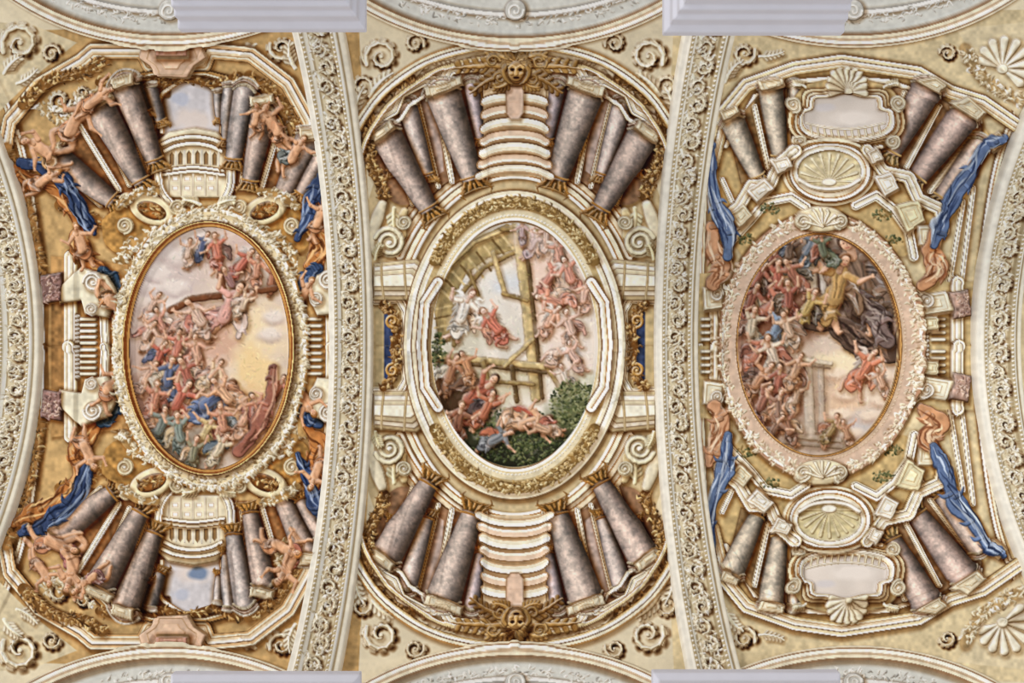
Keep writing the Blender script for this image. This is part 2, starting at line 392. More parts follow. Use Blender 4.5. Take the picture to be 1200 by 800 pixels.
def mascaron(cx,cy,s):
    lab('mascaron')
    G1,G2,G3=(176,138,82),(144,108,62),(200,164,106); DK=(76,50,28)
    for sg in (-1,1):
        leaf(cx+sg*s*.7,cy-s*.1,-8 if sg>0 else 188,s*4.0,s*.7,G1,curl=sg*.2,dark=DK)
        leaf(cx+sg*s*.7,cy+s*.45,14 if sg>0 else 166,s*3.0,s*.6,G2,curl=sg*.3,dark=DK)
        leaf(cx+sg*s*.5,cy-s*.6,-40 if sg>0 else 220,s*1.9,s*.5,G3,curl=sg*.8,dark=DK)
        leaf(cx+sg*s*.4,cy+s*.8,50 if sg>0 else 130,s*1.5,s*.45,G1,curl=-sg*.7,dark=DK)
        spiral(cx+sg*s*1.7,cy-s*.6,s*.5,0,1.3,sg,s*.13,G3,k=.8,edge=.4)
        spiral(cx+sg*s*1.2,cy+s*.7,s*.42,180,1.3,-sg,s*.12,G1,k=.8,edge=.4)
    ell(cx,cy,s*.95,s*1.15,(120,84,46),b=s*.4,k=.6,tex=.2,h=.05,edge=.6,ec=(60,36,20),sh=.7)
    for sg in (-1,1):
        for k in range(4): leaf(cx+sg*s*.15*k,cy-s*(.75-.1*k),(-90+sg*(20+24*k)),s*.75,s*.26,G3 if k%2 else G1,curl=sg*.8,dark=DK)
        stroke([(cx+sg*s*.75,cy-s*.3),(cx+sg*s*.95,cy+s*.2),(cx+sg*s*.7,cy+s*.8),(cx+sg*s*.3,cy+s*1.15)],[s*.16,s*.2,s*.18,s*.08],G1,b=3,k=.7,edge=.5,ec=DK,h=.01)
    ell(cx,cy+s*.08,s*.62,s*.8,(176,136,84),b=s*.45,k=.8,h=.03,edge=.3,ec=DK)
    for sg in (-1,1):
        ell(cx+sg*s*.28,cy-s*.1,s*.18,s*.12,(66,40,22),tex=0)
        stroke([(cx+sg*s*.08,cy-s*.26),(cx+sg*s*.3,cy-s*.38),(cx+sg*s*.52,cy-s*.2)],s*.09,(222,184,122),b=2,k=.5,h=.01)
        ell(cx+sg*s*.36,cy+s*.22,s*.18,s*.16,(204,164,106),b=3,k=.5,h=.01)
    stroke([(cx,cy-s*.25),(cx,cy+s*.2)],[s*.09,s*.17],(212,172,110),b=2,k=.7,h=.02)
    ell(cx,cy+s*.5,s*.24,s*.11,(68,38,22),tex=0)
    lab()
def warp(cx,cy,rx,ry,am=1.4):
    i0,i1=int((cx-rx-g.x0)*g.S),int((cx+rx-g.x0)*g.S); j0,j1=int((cy-ry-g.y0)*g.S),int((cy+ry-g.y0)*g.S)
    jj,ii=np.mgrid[j0:j1,i0:i1]
    q=np.sqrt(((g.X[i0:i1][None]-cx)/rx)**2+((g.Y[j0:j1][:,None]-cy)/ry)**2)
    f=am*np.clip((1-q)*8,0,1)
    dx=(g.N[8][j0:j1,i0:i1]*.8+g.N[4][j0:j1,i0:i1]*.6)*f; dy=(g.N[8][j0+40:j1+40,i0+40:i1+40]*.8+g.N[4][j0+40:j1+40,i0+40:i1+40]*.6)*f
    x=ii+dx; y=jj+dy; xi=np.floor(x).astype(int); yi=np.floor(y).astype(int); fx=(x-xi)[...,None]; fy=(y-yi)[...,None]
    C=g.C; out=(C[yi,xi]*(1-fx)+C[yi,xi+1]*fx)*(1-fy)+(C[yi+1,xi]*(1-fx)+C[yi+1,xi+1]*fx)*fy
    g.C[j0:j1,i0:i1]=out
def dabs(cx,cy,rx,ry,n,l=3.2,jit=.09,w=.7,a=.5):
    for i in range(n):
        t=rng.random()*2*pi; q=sqrt(rng.random()); x=cx+cos(t)*rx*q; y=cy+sin(t)*ry*q
        ix=int((x-g.x0)*g.S); iy=int((y-g.y0)*g.S)
        if not(0<=ix<g.w and 0<=iy<g.h): continue
        c=g.C[iy,ix]*255; an=g.N[18][iy,ix]*3+g.N[8][iy,ix]*2
        c=np.clip(c*(1+jit*rng.normal())+rng.normal(size=3)*4,8,252); ll=l*(.5+rng.random())
        dx,dy=cos(an)*ll,sin(an)*ll
        stroke([(x-dx/2,y-dy/2),(x+dx/2,y+dy/2)],[w,w*.4],c,raw=True,sm=0,tex=0,a=a,soft=.8,lb=False)

# ------------------------------------------------------------------ main vault canvas
X0,X1,Y0,Y1=-90,1290,-70,870
g=Canvas(X0,Y0,X1,Y1,1.0,(226,214,185))
g.C*=(1+.03*g.N[18]+.03*g.N[45]+.02*g.N[4])[...,None]
GOLD=[(84,58,32),(120,86,48),(156,116,66),(194,154,96),(224,194,136)]
GOLS=[(120,92,52),(150,120,72),(180,150,96),(206,180,128),(228,210,162)]
STU=[(160,134,96),(200,180,142),(232,220,190),(253,248,234)]
SC=(238,229,204); SD=(150,118,78)

# ================= CENTRE BAY
def bayC():
    ell(603,405,196,352,(206,186,146),tex=.06)
    for sy in (0,1):
        TR[:]=[1,0,-1 if sy else 1,810 if sy else 0]
        for o,c in ((46,(224,206,172)),(33,(230,213,182)),(20,(238,228,200))):
            A=[(603+(120+o*1.1)*cos(radians(t)),405+(184+o*.9)*sin(radians(t))) for t in range(-150,-29,6)]
            band(A,6,steps(1,BR,3,c,1.2,OC,2.2,CW),h=.02)
    for sx in (0,1):
        for sy in (0,1):
            TR[:]=[-1 if sx else 1,1206 if sx else 0,-1 if sy else 1,810 if sy else 0]
            lab('acanthus_scroll')
            acscroll(447,66,19,150,1,SC,SD)
            acscroll(486,50,11,20,-1,SC,SD); acscroll(424,100,12,80,-1,SC,SD)
            leaf(434,112,-60,38,9,SC,curl=.4,dark=SD)
            leaf(414,144,-85,44,9,SC,curl=.3,dark=SD)
            leaf(470,98,-20,38,8,SC,curl=-.5,dark=SD); leaf(500,68,10,34,7,SC,curl=-.3,dark=SD); lab()
            poly([(440,150),(470,112),(515,92),(563,86),(566,180),(552,206),(520,214),(500,232),(470,240),(450,225),(432,190)],(150,116,88),sm=1,tex=.16,sh=.5)
            poly([(480,118),(508,104),(516,150),(520,200),(504,212)],(190,168,156),tex=.12)
            poly([(446,172),(470,146),(490,196),(472,222)],(184,160,148),tex=.12)
            poly([(548,92),(562,90),(566,200),(556,204)],(182,156,134),tex=.1)
            for a,b_,w in (((509,104),(530,212),3.4),((489,116),(514,218),3),((455,158),(484,238),3.4),((564,90),(569,210),3.4)):
                band([a,b_],w,ENT2,sm=0,h=.02)
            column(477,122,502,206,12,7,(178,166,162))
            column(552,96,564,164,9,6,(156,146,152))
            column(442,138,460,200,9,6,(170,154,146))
            lab('stucco_entablature')
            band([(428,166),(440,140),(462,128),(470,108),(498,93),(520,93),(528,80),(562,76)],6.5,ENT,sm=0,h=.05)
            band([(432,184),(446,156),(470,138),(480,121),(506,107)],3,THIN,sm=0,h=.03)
            lab()
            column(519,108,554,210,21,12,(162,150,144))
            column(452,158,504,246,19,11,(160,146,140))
            block([(496,101),(540,88),(542,97),(500,111)],CR)
            block([(430,157),(457,139),(463,147),(436,166)],CR)
            lab('gilt_garland')
            garland([(432,128),(430,160),(434,190),(446,214),(450,230)],6.5,GOLD,1.3,4,1.3,bg=(110,78,44))
            garland([(445,120),(462,100),(484,90)],4,GOLD,1.2,4,1.2,bg=(118,86,50)); lab()
            lab('fresco_border_moulding')
            band([(404,205),(412,165),(428,132),(455,100),(500,70),(550,55),(603,50)],6,steps(1,OC,2,CR,1,BR,2,CW,1,YL,1,OC),h=.04)
            band([(418,215),(424,178),(438,145),(464,113),(506,84),(552,69),(603,64)],3,steps(1,BR,2,YL,1,CW,1,OC),h=.03); lab()
            lab('volute_console')
            stroke([(448,240),(443,254),(438,272),(440,292)],[6,8,7,6],CR,b=6,k=.6,h=.03,edge=.4,ec=BR,sh=.5)
            stroke([(474,248),(470,260),(472,275)],[5,7,6],YL,b=5,k=.6,h=.02,edge=.4,ec=BR,sh=.5)
            leaf(462,244,95,34,8,(220,210,172),curl=-.2)
            volute(457,284,17,200,1,(230,222,192),(128,100,64))
            volute(474,260,8,200,-1,(230,222,192),(128,100,64)); lab()
    for sy in (0,1):
        TR[:]=[1,0,-1 if sy else 1,810 if sy else 0]
        lab('stucco_entablature')
        poly([(566,92),(640,92),(638,206),(568,206)],(222,200,166),tex=.06)
        for i,(yy,hw,dz,w) in enumerate(((196,42,9,5),(184,39,8,5.5),(171,37,8,6),(157,36,7,6),(142,35,7,6),(127,34,6,6),(113,34,5,6))):
            prof=(steps(1,(140,108,74),3,CW,2,(236,226,200),1.2,(206,174,136)),steps(1,(160,124,86),3.4,(232,206,180),2,(246,238,218),1,(186,150,110)))[i%2]
            P=[(603-hw,yy+dz),(603-hw*.72,yy+dz*.45),(603-hw*.36,yy+dz*.1),(603,yy),(603+hw*.36,yy+dz*.1),(603+hw*.72,yy+dz*.45),(603+hw,yy+dz)]
            band(P,w,prof,tex=.04,h=.015,sh=.35)
        lab()
        lab('painted_niche')
        poly([(592,100),(614,100),(613,132),(608,139),(598,139),(593,132)],(226,196,172),edge=.5,ec=BR,b=4,k=-.4,h=.02,sh=.5); lab()
        mascaron(605,80,16)
    for sx in (0,1):
      for sy in (0,1):
        TR[:]=[-1 if sx else 1,1206 if sx else 0,-1 if sy else 1,810 if sy else 0]
        lab('stucco_entablature')
        poly([(440,306),(498,306),(512,330),(506,405),(440,405)],(196,176,134),tex=.08,sh=.4)
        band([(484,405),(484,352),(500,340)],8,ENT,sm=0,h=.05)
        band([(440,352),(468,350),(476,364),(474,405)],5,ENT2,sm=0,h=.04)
        lab('bracket_moulding')
        for k,(P_,c) in enumerate((([(438,308),(488,303),(512,320),(520,346),(506,362),(488,352),(438,352)],(214,199,162)),([(438,312),(486,307),(508,323),(514,345),(503,355),(487,347),(438,347)],CW),([(438,317),(484,313),(502,326),(507,342),(499,348),(485,341),(438,341)],(226,215,184)),([(438,322),(482,319),(496,330),(499,339),(484,336),(438,336)],(244,238,217)))):
            poly(P_,c,edge=.7,ec=BR,b=2.5,k=.5,h=.02,sh=.5 if k==0 else .25,sr=6)
        stroke([(447,308),(450,350)],1.6,(214,195,152),sm=0,b=1.5,edge=.5,ec=BR); stroke([(474,306),(477,349)],1.6,(214,195,152),sm=0,b=1.5,edge=.5,ec=BR); lab()
    TR[:]=[1,0,1,0]
    lab('oval_picture_frame')
    ering(603,404,111,164,19,steps(1,(150,116,78),2.4,CW,1.2,YL,1.4,CR,3.5,(226,213,180),4.5,(200,178,132),1.4,CW,2.4,CR,1,BR,3,CW,2.4,CR,1,BR),h=.06)
    for sg in (-1,1):
        A=[(603+115*cos(radians(t)),404+sg*169*sin(radians(t))) for t in range(36,145,6)]
        garland(A,6.5,GOLS,1.4,3.6,1.2,bg=(132,104,62))
        beads([(603+101.5*cos(radians(t)),404+sg*153*sin(radians(t))) for t in range(0,181,6)],4.4,1.2,CW)
    for sx in (0,1):
        TR[:]=[-1 if sx else 1,1206 if sx else 0,1,0]
        band([(514,330),(499,354),(495,404),(499,454),(514,478)],7,steps(1,BR,2,CW,1.5,CR,1,OC,2.5,CW,1,BR),sm=0,h=.05)
    lab()
    for sx in (0,1):
      for sy in (0,1):
        TR[:]=[-1 if sx else 1,1206 if sx else 0,-1 if sy else 1,810 if sy else 0]
        lab('gilt_cartouche')
        poly([(450,405),(450,366),(455,359),(460,370),(461,405)],(64,74,102),sm=0,tex=.2)
        garland([(463,405),(466,384),(459,366),(450,356)],5,GOLD,1.4,4,1.4,bg=(110,74,38))
        spiral(460,376,7,90,1.4,1,2.0,(194,150,84),k=.8); lab()
        leaf(440,304,-80,20,6,(224,212,172),curl=.3)
    TR[:]=[1,0,1,0]
    lab('oval_fresco'); g.clip=(603,404,97,143)
    ell(603,404,98,144,(224,216,204),tex=.04,ts=(18,45))
    for a in ((555,290,60,30,(190,170,130)),(548,352,44,34,(222,220,214)),(650,300,50,50,(232,204,188)),(670,400,40,70,(226,214,202)),(590,450,60,30,(200,190,160)),(540,400,40,30,(206,200,180)),(640,350,30,60,(236,210,192)),(680,460,30,30,(200,200,178)),(520,350,14,40,(160,150,126)),(600,400,24,30,(214,208,196)),(590,330,26,18,(210,214,218))): soft(*a)
    W1,W2,W3=(156,132,88),(200,178,130),(108,86,56)
    # open timber portico seen from below
    poly([(508,350),(520,312),(552,282),(594,262),(606,266),(606,292),(572,302),(546,322),(532,350),(528,400),(514,404)],(176,154,108),tex=.14,edge=.4)
    for i in range(10):
        x0=512+i*9.3; y0=334-i*7.6
        stroke([(x0,y0),(x0+17,y0+17+min(i,4))],1.4,(118,94,58) if i%2 else (212,190,142),sm=0,tex=.1,a=.9)
    for i in range(4): stroke([(510,362+i*11),(530,358+i*11)],1.2,(120,96,60) if i%2 else (206,184,136),sm=0,tex=.1,a=.9)
    for P,w,c in (([(510,345),(524,314),(556,284),(604,264)],2.6,W2),([(532,404),(534,352),(566,314),(606,294)],3.2,W1),([(578,296),(592,344)],3,W2),([(550,318),(562,350)],2.4,W1),
        ([(606,262),(616,350),(628,466)],6.2,W2),([(614,262),(624,350),(636,466)],2.2,W3),([(508,416),(640,430)],4.6,W2),([(508,422.5),(640,437)],1.8,W3),
        ([(592,428),(624,398)],3,W2),([(640,428),(658,458)],3,W1),([(566,424),(574,456)],3.4,W1),([(600,430),(606,470)],3,W3),([(625,450),(560,446)],2.6,W1),([(590,344),(618,352)],2.6,W1),([(588,268),(640,272)],3.2,W1)):
        stroke(P,w,c,sm=0,b=w*.8,k=.5,edge=.35,tex=.14,sh=.3,sr=4)
    for x,y,s,a,rb,ck,wg in ((540,374,5.6,-70,(238,233,223),(224,200,176),(252,250,244)),(584,386,4.8,-130,(204,112,92),(226,162,136),(240,232,222)),(622,290,3.6,-60,(208,184,190),(226,210,208),(240,236,230)),(612,276,2.8,-90,(188,164,168),None,(240,236,230)),
        (640,284,3.4,-90,(228,198,184),None,None),(656,304,4.2,-100,(218,160,140),None,(240,226,214)),(640,330,4.4,-50,(206,132,114),(228,188,166),None),(670,328,4.4,-110,(222,154,134),None,(238,222,212)),(684,352,3.8,-80,(228,188,170),None,None),
        (656,356,4.6,-160,(216,146,122),(232,200,176),None),(642,380,4,-60,(228,172,144),None,(240,228,218)),(670,390,4.4,-110,(216,184,170),(208,160,144),None),(652,414,4,-40,(232,200,182),None,None),(676,422,3.8,-120,(222,184,170),None,(236,226,220)),
        (664,446,3.2,-110,(216,204,194),None,None)):
        soft(x,y+4,18,14,(240,218,204),.55)
        fig(x,y,s,a,rb,ck,SKP,wing=wg)
    for a in ((538,474,48,42,(80,58,40)),(600,520,90,38,(60,62,44)),(672,482,36,36,(104,108,74)),(524,440,18,26,(116,84,58)),(600,545,90,26,(46,46,34)),(660,530,50,30,(60,62,46))): soft(*a,.97)
    GR=[(44,52,32),(62,72,42),(90,100,62),(126,130,86)]
    foliage(604,504,50,26,GR,520); foliage(672,474,28,30,GR+[(156,158,114)],400); foliage(636,528,44,22,GR,340); foliage(560,536,34,12,GR[:3],140); foliage(514,412,8,22,GR,90)
    for x,y,s,a,rb,ck in ((526,444,4.6,-70,(160,108,76),(212,204,186)),(550,468,6.4,-35,(156,76,56),(100,66,48)),(566,486,4.8,-60,(180,100,70),(74,58,60)),(536,502,4.8,-80,(130,78,56),(180,128,84)),
        (612,498,5.4,-15,(214,166,128),(172,78,58)),(642,504,4,-160,(202,160,128),(180,100,80)),(576,518,4.4,-30,(104,114,124),(184,100,72)),(550,436,4,-110,(192,134,92),None)):
        fig(x,y,s,a,rb,ck,SK)
    warp(603,404,97,143,.6); dabs(603,404,94,140,1600)
    g.clip=None; lab()

# ================= LEFT BAY
def bayL():
    M=[1,0,-1,812]
    poly([(-60,40),(420,20),(440,400),(420,792),(-60,772),(-20,400)],(202,168,116),tex=.07,ts=(4,8,18))
    for sy in (0,1):
        TR[:]=M if sy else [1,0,1,0]
        lab('fresco_border_moulding')
        band([(-30,60),(4,112),(30,190),(46,300),(50,406)],5,steps(1,BR,2,CW,1,OC,2,CR,1,BR),h=.03); band([(360,60),(378,190),(396,300),(400,406)],5,steps(1,BR,2,CR,1,OC,2,CW,1,BR),h=.03); lab()
        poly([(-60,20),(40,30),(90,50),(40,90),(0,130),(-60,150)],(220,205,170),tex=.06)
        lab('acanthus_scroll')
        acscroll(24,50,22,150,1,SC,SD); acscroll(60,62,10,0,-1,SC,SD)
        leaf(5,86,-60,30,8,SC,curl=.4,dark=SD); leaf(20,98,-20,30,7,SC,curl=-.4,dark=SD)
        acscroll(330,56,14,200,-1,SC,SD); leaf(346,80,-120,34,8,SC,curl=.5,dark=SD); leaf(300,52,160,30,6,SC,curl=-.4,dark=SD); lab()
        poly([(110,110),(160,88),(240,86),(290,100),(330,145),(350,235),(320,226),(262,226),(200,226),(130,236),(80,240),(60,190)],(146,104,66),sm=1,tex=.18,sh=.5)
        for a_,b_ in (((108,118),(152,216)),((142,98),(172,202)),((60,188),(118,240)),((90,140),(140,222)),((166,92),(186,180)),((268,96),(264,190)),((300,108),(284,212)),((330,140),(306,222)),((350,170),(318,240))): band([a_,b_],3.4,ENT2,sm=0,h=.02)
        lab('painted_sky_opening')
        poly([(190,156),(190,118),(199,113),(201,100),(213,95),(226,91),(239,95),(250,100),(252,113),(260,118),(260,156),(226,162)],(214,210,212),sm=1,tex=.04,edge=.6,ec=BR,b=3,k=-.5,sh=.5)
        soft(226,142,28,16,(232,218,208),.8); soft(212,116,12,8,(190,196,212),.7)
        if sy: soft(232,140,14,9,(120,140,170),.9)
        band([(190,154),(188,116),(200,102),(226,90),(250,102),(262,116),(260,154)],3,steps(1,BR,2,CW,1,OC),h=.02); lab()
        lab('stucco_entablature')
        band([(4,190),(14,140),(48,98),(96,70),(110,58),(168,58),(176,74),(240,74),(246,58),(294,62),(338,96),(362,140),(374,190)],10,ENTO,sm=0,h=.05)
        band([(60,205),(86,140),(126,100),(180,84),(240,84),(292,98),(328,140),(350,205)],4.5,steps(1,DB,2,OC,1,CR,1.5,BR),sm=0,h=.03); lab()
        lab('gilt_garland')
        garland([(30,120),(60,92),(100,84),(122,70)],7,GOLD,1.1,4,1.3,bg=(138,98,54))
        garland([(116,96),(150,88),(186,98),(216,90),(250,98),(280,88)],4.5,GOLD,1.2,4,1.2,bg=(124,86,46))
        garland([(292,88),(320,108),(344,140),(352,170)],6,GOLD,1.1,4,1.3,bg=(138,98,54))
        garland([(10,170),(24,210),(38,250)],5,GOLD,.8,4,1.3,bg=(176,130,78)); garland([(38,250),(46,290),(52,330)],4,GOLD,.8,4,1.3,bg=(176,130,78))
        garland([(70,240),(100,250),(124,262),(140,240)],6,GOLD,.9,4,1.3,bg=(166,120,66)); garland([(336,240),(352,256),(346,276)],6,GOLD,.9,4,1.3,bg=(166,120,66)); lab()
        lab('acanthus_scroll')
        acscroll(70,118,13,0,1,(240,230,204),SD); acscroll(96,108,8,180,-1,(240,230,204),SD)
        garland([(46,120),(66,134),(92,124),(112,108)],8,STU,.8,5,1.7)
        garland([(300,120),(320,148),(338,176)],8,STU,.8,5,1.6,bg=(172,136,88)); lab()
        block([(168,50),(238,50),(244,64),(230,74),(222,88),(186,88),(178,74),(164,64)],(226,194,166))
        block([(184,50),(222,50),(222,62),(184,62)],(204,158,138))
        lab('painted_niche')
        poly([(186,164),(198,154),(228,149),(254,154),(266,164),(276,200),(270,232),(194,232),(182,200)],(232,220,190),edge=.5,ec=BR,h=.02,b=4,sh=.6)
        for k,(yy,hw) in enumerate(((160,36),(168,33))): band([(227-hw,yy+8),(227-hw*.6,yy+2),(227,yy-1),(227+hw*.6,yy+2),(227+hw,yy+8)],3,THIN,h=.015)
        for i in range(6):
            x=202+i*10; yy=177+abs(i-2.5)*.9
            poly([(x-2.6,yy+14),(x-2.8,yy+2),(x,yy-2),(x+2.8,yy+2),(x+2.6,yy+14)],(156,124,84),sm=0,edge=.3,b=2,k=-.5)
            stroke([(x+5,yy-2),(x+5,yy+15)],1,CW,sm=0,b=1,edge=.3)
        for yy,hw in ((195,35),(200,36)): band([(227-hw,yy+4),(227,yy),(227+hw,yy+4)],2.4,THIN,h=.015)
        for i in range(4):
            for j in range(2):
                x=206+i*14; yy=209+j*11; poly([(x-3.6,yy-3),(x+3.6,yy-3),(x+3.8,yy+3),(x-3.8,yy+3)],(254,252,246),edge=.6,ec=OC)
        for i in range(5): stroke([(199+i*14,204),(198+i*14.4,228)],1.3,(246,238,216),sm=0,b=1.3,edge=.4,ec=BR)
        band([(186,186),(188,218),(200,238)],5,ENT2); band([(272,186),(270,218),(260,238)],5,ENT2); lab()
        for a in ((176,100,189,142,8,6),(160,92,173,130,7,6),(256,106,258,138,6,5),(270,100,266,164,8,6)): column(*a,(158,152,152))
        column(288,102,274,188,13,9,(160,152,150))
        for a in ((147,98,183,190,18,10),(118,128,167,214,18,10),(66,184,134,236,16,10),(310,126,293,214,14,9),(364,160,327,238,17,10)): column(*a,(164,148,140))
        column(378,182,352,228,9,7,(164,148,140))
        block([(96,118),(128,104),(134,112),(104,128)],CR); block([(130,91),(156,83),(160,92),(135,101)],CR); block([(293,111),(320,109),(322,118),(296,122)],CR); block([(350,147),(376,149),(378,158),(354,161)],CR); block([(52,175),(70,165),(76,174),(58,187)],CR)
        lab('gilt_cartouche')
        poly([(120,262),(140,244),(170,234),(206,240),(247,248),(290,238),(320,232),(348,244),(360,262),(340,300),(150,300)],(186,142,82),sm=1,tex=.16,h=.01,sh=.5)
        for sg in (-1,1):
            X=lambda x: 245+sg*x
            ell(X(66),246,28,17,(236,221,182),rot=-sg*22,b=5,k=.6,h=.03,edge=.5,ec=BR,sh=.6)
            ell(X(66),246,18,10,(150,98,50),rot=-sg*22,b=4,k=.7,tex=.25,h=-.02,edge=.5,ec=DB)
            garland([(X(52),252),(X(66),245),(X(80),242)],5,GOLD,1.4,4,1.2)
            volute(X(98),264,9,90,sg,(236,221,182)); volute(X(36),242,8,90,-sg,(236,221,182)); volute(X(96),234,7,200,-sg,(236,221,182))
            garland([(X(20),248),(X(50),268),(X(86),284),(X(108),312)],6,STU,.8,5,1.6,bg=(174,138,88))
            garland([(X(60),224),(X(84),226),(X(104),242)],4,STU,.8,4,1.5,bg=(174,138,88))
            leaf(X(10),240,-90+sg*60,22,7,(240,228,194),curl=sg*.4)
        lab()
        lab('stucco_entablature')
        poly([(60,300),(150,310),(146,406),(56,406)],(196,154,100),tex=.1,sh=.4); poly([(350,300),(398,300),(402,406),(344,406)],(196,160,106),tex=.1,sh=.4)
        band([(84,406),(84,300)],8,ENT,sm=0,h=.05); band([(124,406),(122,366),(136,350)],5,ENT2,sm=0,h=.04); band([(388,406),(386,300)],6,ENT,sm=0,h=.04)
        poly([(60,406),(60,356),(74,352),(74,406)],(164,124,78),tex=.15); lab()
        lab('balustrade')
        for yy in range(374,408,7): stroke([(96,yy),(112,yy)],[2.6,2.0,2.6],(242,234,210),b=2.4,k=.7,h=.03,edge=.4,sh=.5,sr=3)
        for yy in range(374,408,8): stroke([(362,yy),(376,yy)],2.4,(242,234,210),b=2.4,k=.7,h=.03,edge=.4,sh=.5,sr=3)
        beads([(92,368),(92,406)],5,1.8,CW,BR); lab()
        OD=dict(hi=(238,194,138),lo=(104,60,32))
        lab('drapery')
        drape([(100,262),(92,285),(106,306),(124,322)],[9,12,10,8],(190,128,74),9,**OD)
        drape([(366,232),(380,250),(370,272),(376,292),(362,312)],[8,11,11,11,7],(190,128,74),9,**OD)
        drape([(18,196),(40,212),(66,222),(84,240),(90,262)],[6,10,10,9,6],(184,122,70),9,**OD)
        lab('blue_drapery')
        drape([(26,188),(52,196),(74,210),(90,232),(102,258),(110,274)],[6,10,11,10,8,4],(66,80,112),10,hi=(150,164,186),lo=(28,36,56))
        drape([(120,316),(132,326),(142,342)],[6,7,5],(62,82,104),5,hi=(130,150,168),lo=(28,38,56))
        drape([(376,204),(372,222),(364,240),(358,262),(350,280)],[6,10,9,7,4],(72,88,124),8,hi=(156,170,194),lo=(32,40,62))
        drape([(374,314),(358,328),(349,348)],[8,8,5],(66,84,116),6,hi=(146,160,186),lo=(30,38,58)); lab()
        lab('volute_console')
        poly([(72,336),(96,312),(128,322),(140,344),(128,372),(100,368),(96,352),(70,356)],(234,226,200),b=5,k=.5,h=.06,edge=.6,ec=BR,sh=.8,sr=7)
        volute(112,330,11,180,1,CW); volute(128,352,9,0,-1,CW); volute(110,362,7,100,1,CW)
        poly([(396,312),(372,322),(360,344),(372,370),(396,368),(404,340)],(234,226,200),b=5,k=.5,h=.06,edge=.6,ec=BR,sh=.8,sr=7)
        volute(386,328,11,0,-1,CW); volute(372,350,8,100,1,CW); lab()
        lab('corbel_capital')
        poly([(50,322),(74,318),(76,352),(52,356)],(146,114,106),b=4,k=.6,tex=.2,h=.05,edge=.6,sh=.6); garland([(62,322),(64,352)],8,[(116,86,80),(166,132,122),(200,170,154)],1,4,1.4); lab()
        lab('cherub')
        OR=(206,142,98)
        if not sy:
            putto(84,152,6.6,-55,3,cloth=OR); putto(60,180,5.8,-150,5,cloth=(206,160,110)); putto(108,120,5,-40,9,cloth=OR); putto(326,152,5.4,-120,4,cloth=OR); putto(344,184,5,-60,8,cloth=(104,116,116))
            putto(132,350,5.4,60,12,cloth=(200,136,82)); putto(300,142,3.8,-80,6,cloth=OR); putto(98,292,4.8,-110,31,cloth=(196,126,80)); putto(372,262,4.6,-70,33,cloth=OR); putto(48,214,4.6,-30,35,cloth=OR); putto(352,352,4.6,-60,36,cloth=OR)
        else:
            putto(86,158,6.4,-100,13,cloth=(176,106,100)); putto(58,178,5.6,-20,15,cloth=(200,132,94)); putto(112,134,5,-150,19,cloth=(170,116,112)); putto(344,158,5.8,-120,14,cloth=(190,112,90)); putto(324,174,5,-30,18,cloth=OR)
            putto(352,352,5,-60,22,cloth=OR); putto(130,354,5.2,60,25,cloth=(186,120,80)); putto(100,290,4.8,-70,41,cloth=OR); putto(374,266,4.6,-110,43,cloth=(196,126,80)); putto(46,150,4.4,-60,45,cloth=OR)
        lab()
    TR[:]=[1,0,1,0]
    lab('oval_picture_frame')
    ering(247,408,106,158,9,steps(1,BR,2,CR,3,(226,208,168),2,CW,1,OC),h=.04)
    P=[(247+107*cos(radians(t)),408+160*sin(radians(t))) for t in range(0,360,10)]
    garland(P,6.5,STU,1.1,4.5,1.6,closed=True)
    ering(247,408,96.5,147,4.5,steps(1,(92,54,28),2,(196,146,86),2,(150,90,48),1,(228,196,134),1,(104,62,34)),h=.07)
    lab('oval_fresco'); g.clip=(247,408,92.5,142.5)
    ell(247,408,94,144,(218,200,184),tex=.05,ts=(18,45))
    for a in ((200,320,50,50,(208,192,186)),(270,300,50,40,(212,188,178)),(190,350,34,26,(226,214,206)),(300,400,44,60,(240,218,176)),(300,440,30,40,(236,206,152)),(280,480,40,34,(214,170,124)),(185,470,40,60,(160,114,90)),(210,530,60,30,(138,124,106)),(300,510,40,40,(184,140,110)),(240,400,40,50,(206,164,142)),(175,400,30,50,(198,172,158))): soft(*a)
    for a in ((178,334,20,12),(200,352,24,13),(186,318,22,12),(215,300,24,14),(300,300,22,14),(316,390,18,10),(205,335,18,10),(240,280,20,10),(320,370,16,9)):
        soft(a[0],a[1]+5,a[2],a[3],(176,156,152),.6); soft(*a,(236,225,215),.8)
    for x,y,s,a,rb,ck,wg in ((236,294,3.6,-70,(70,86,126),(176,102,84),None),(256,300,4.2,-100,(196,110,88),(110,78,72),(226,214,206)),(280,314,4.2,-50,(196,102,84),(214,162,132),(226,214,206)),(300,322,3.8,-80,(210,146,116),None,None),(272,334,3.6,-120,(156,112,110),None,None),(220,300,3.2,-80,(218,188,168),None,(230,224,220)),(318,332,3.4,-80,(170,106,78),None,None)):
        fig(x,y,s,a,rb,ck,wing=wg)
    stroke([(200,363),(226,350),(322,338)],4.4,(124,80,54),sm=0,b=3,k=.5,edge=.4,sh=.3); stroke([(258,322),(270,372)],4,(124,80,54),b=3,edge=.4)
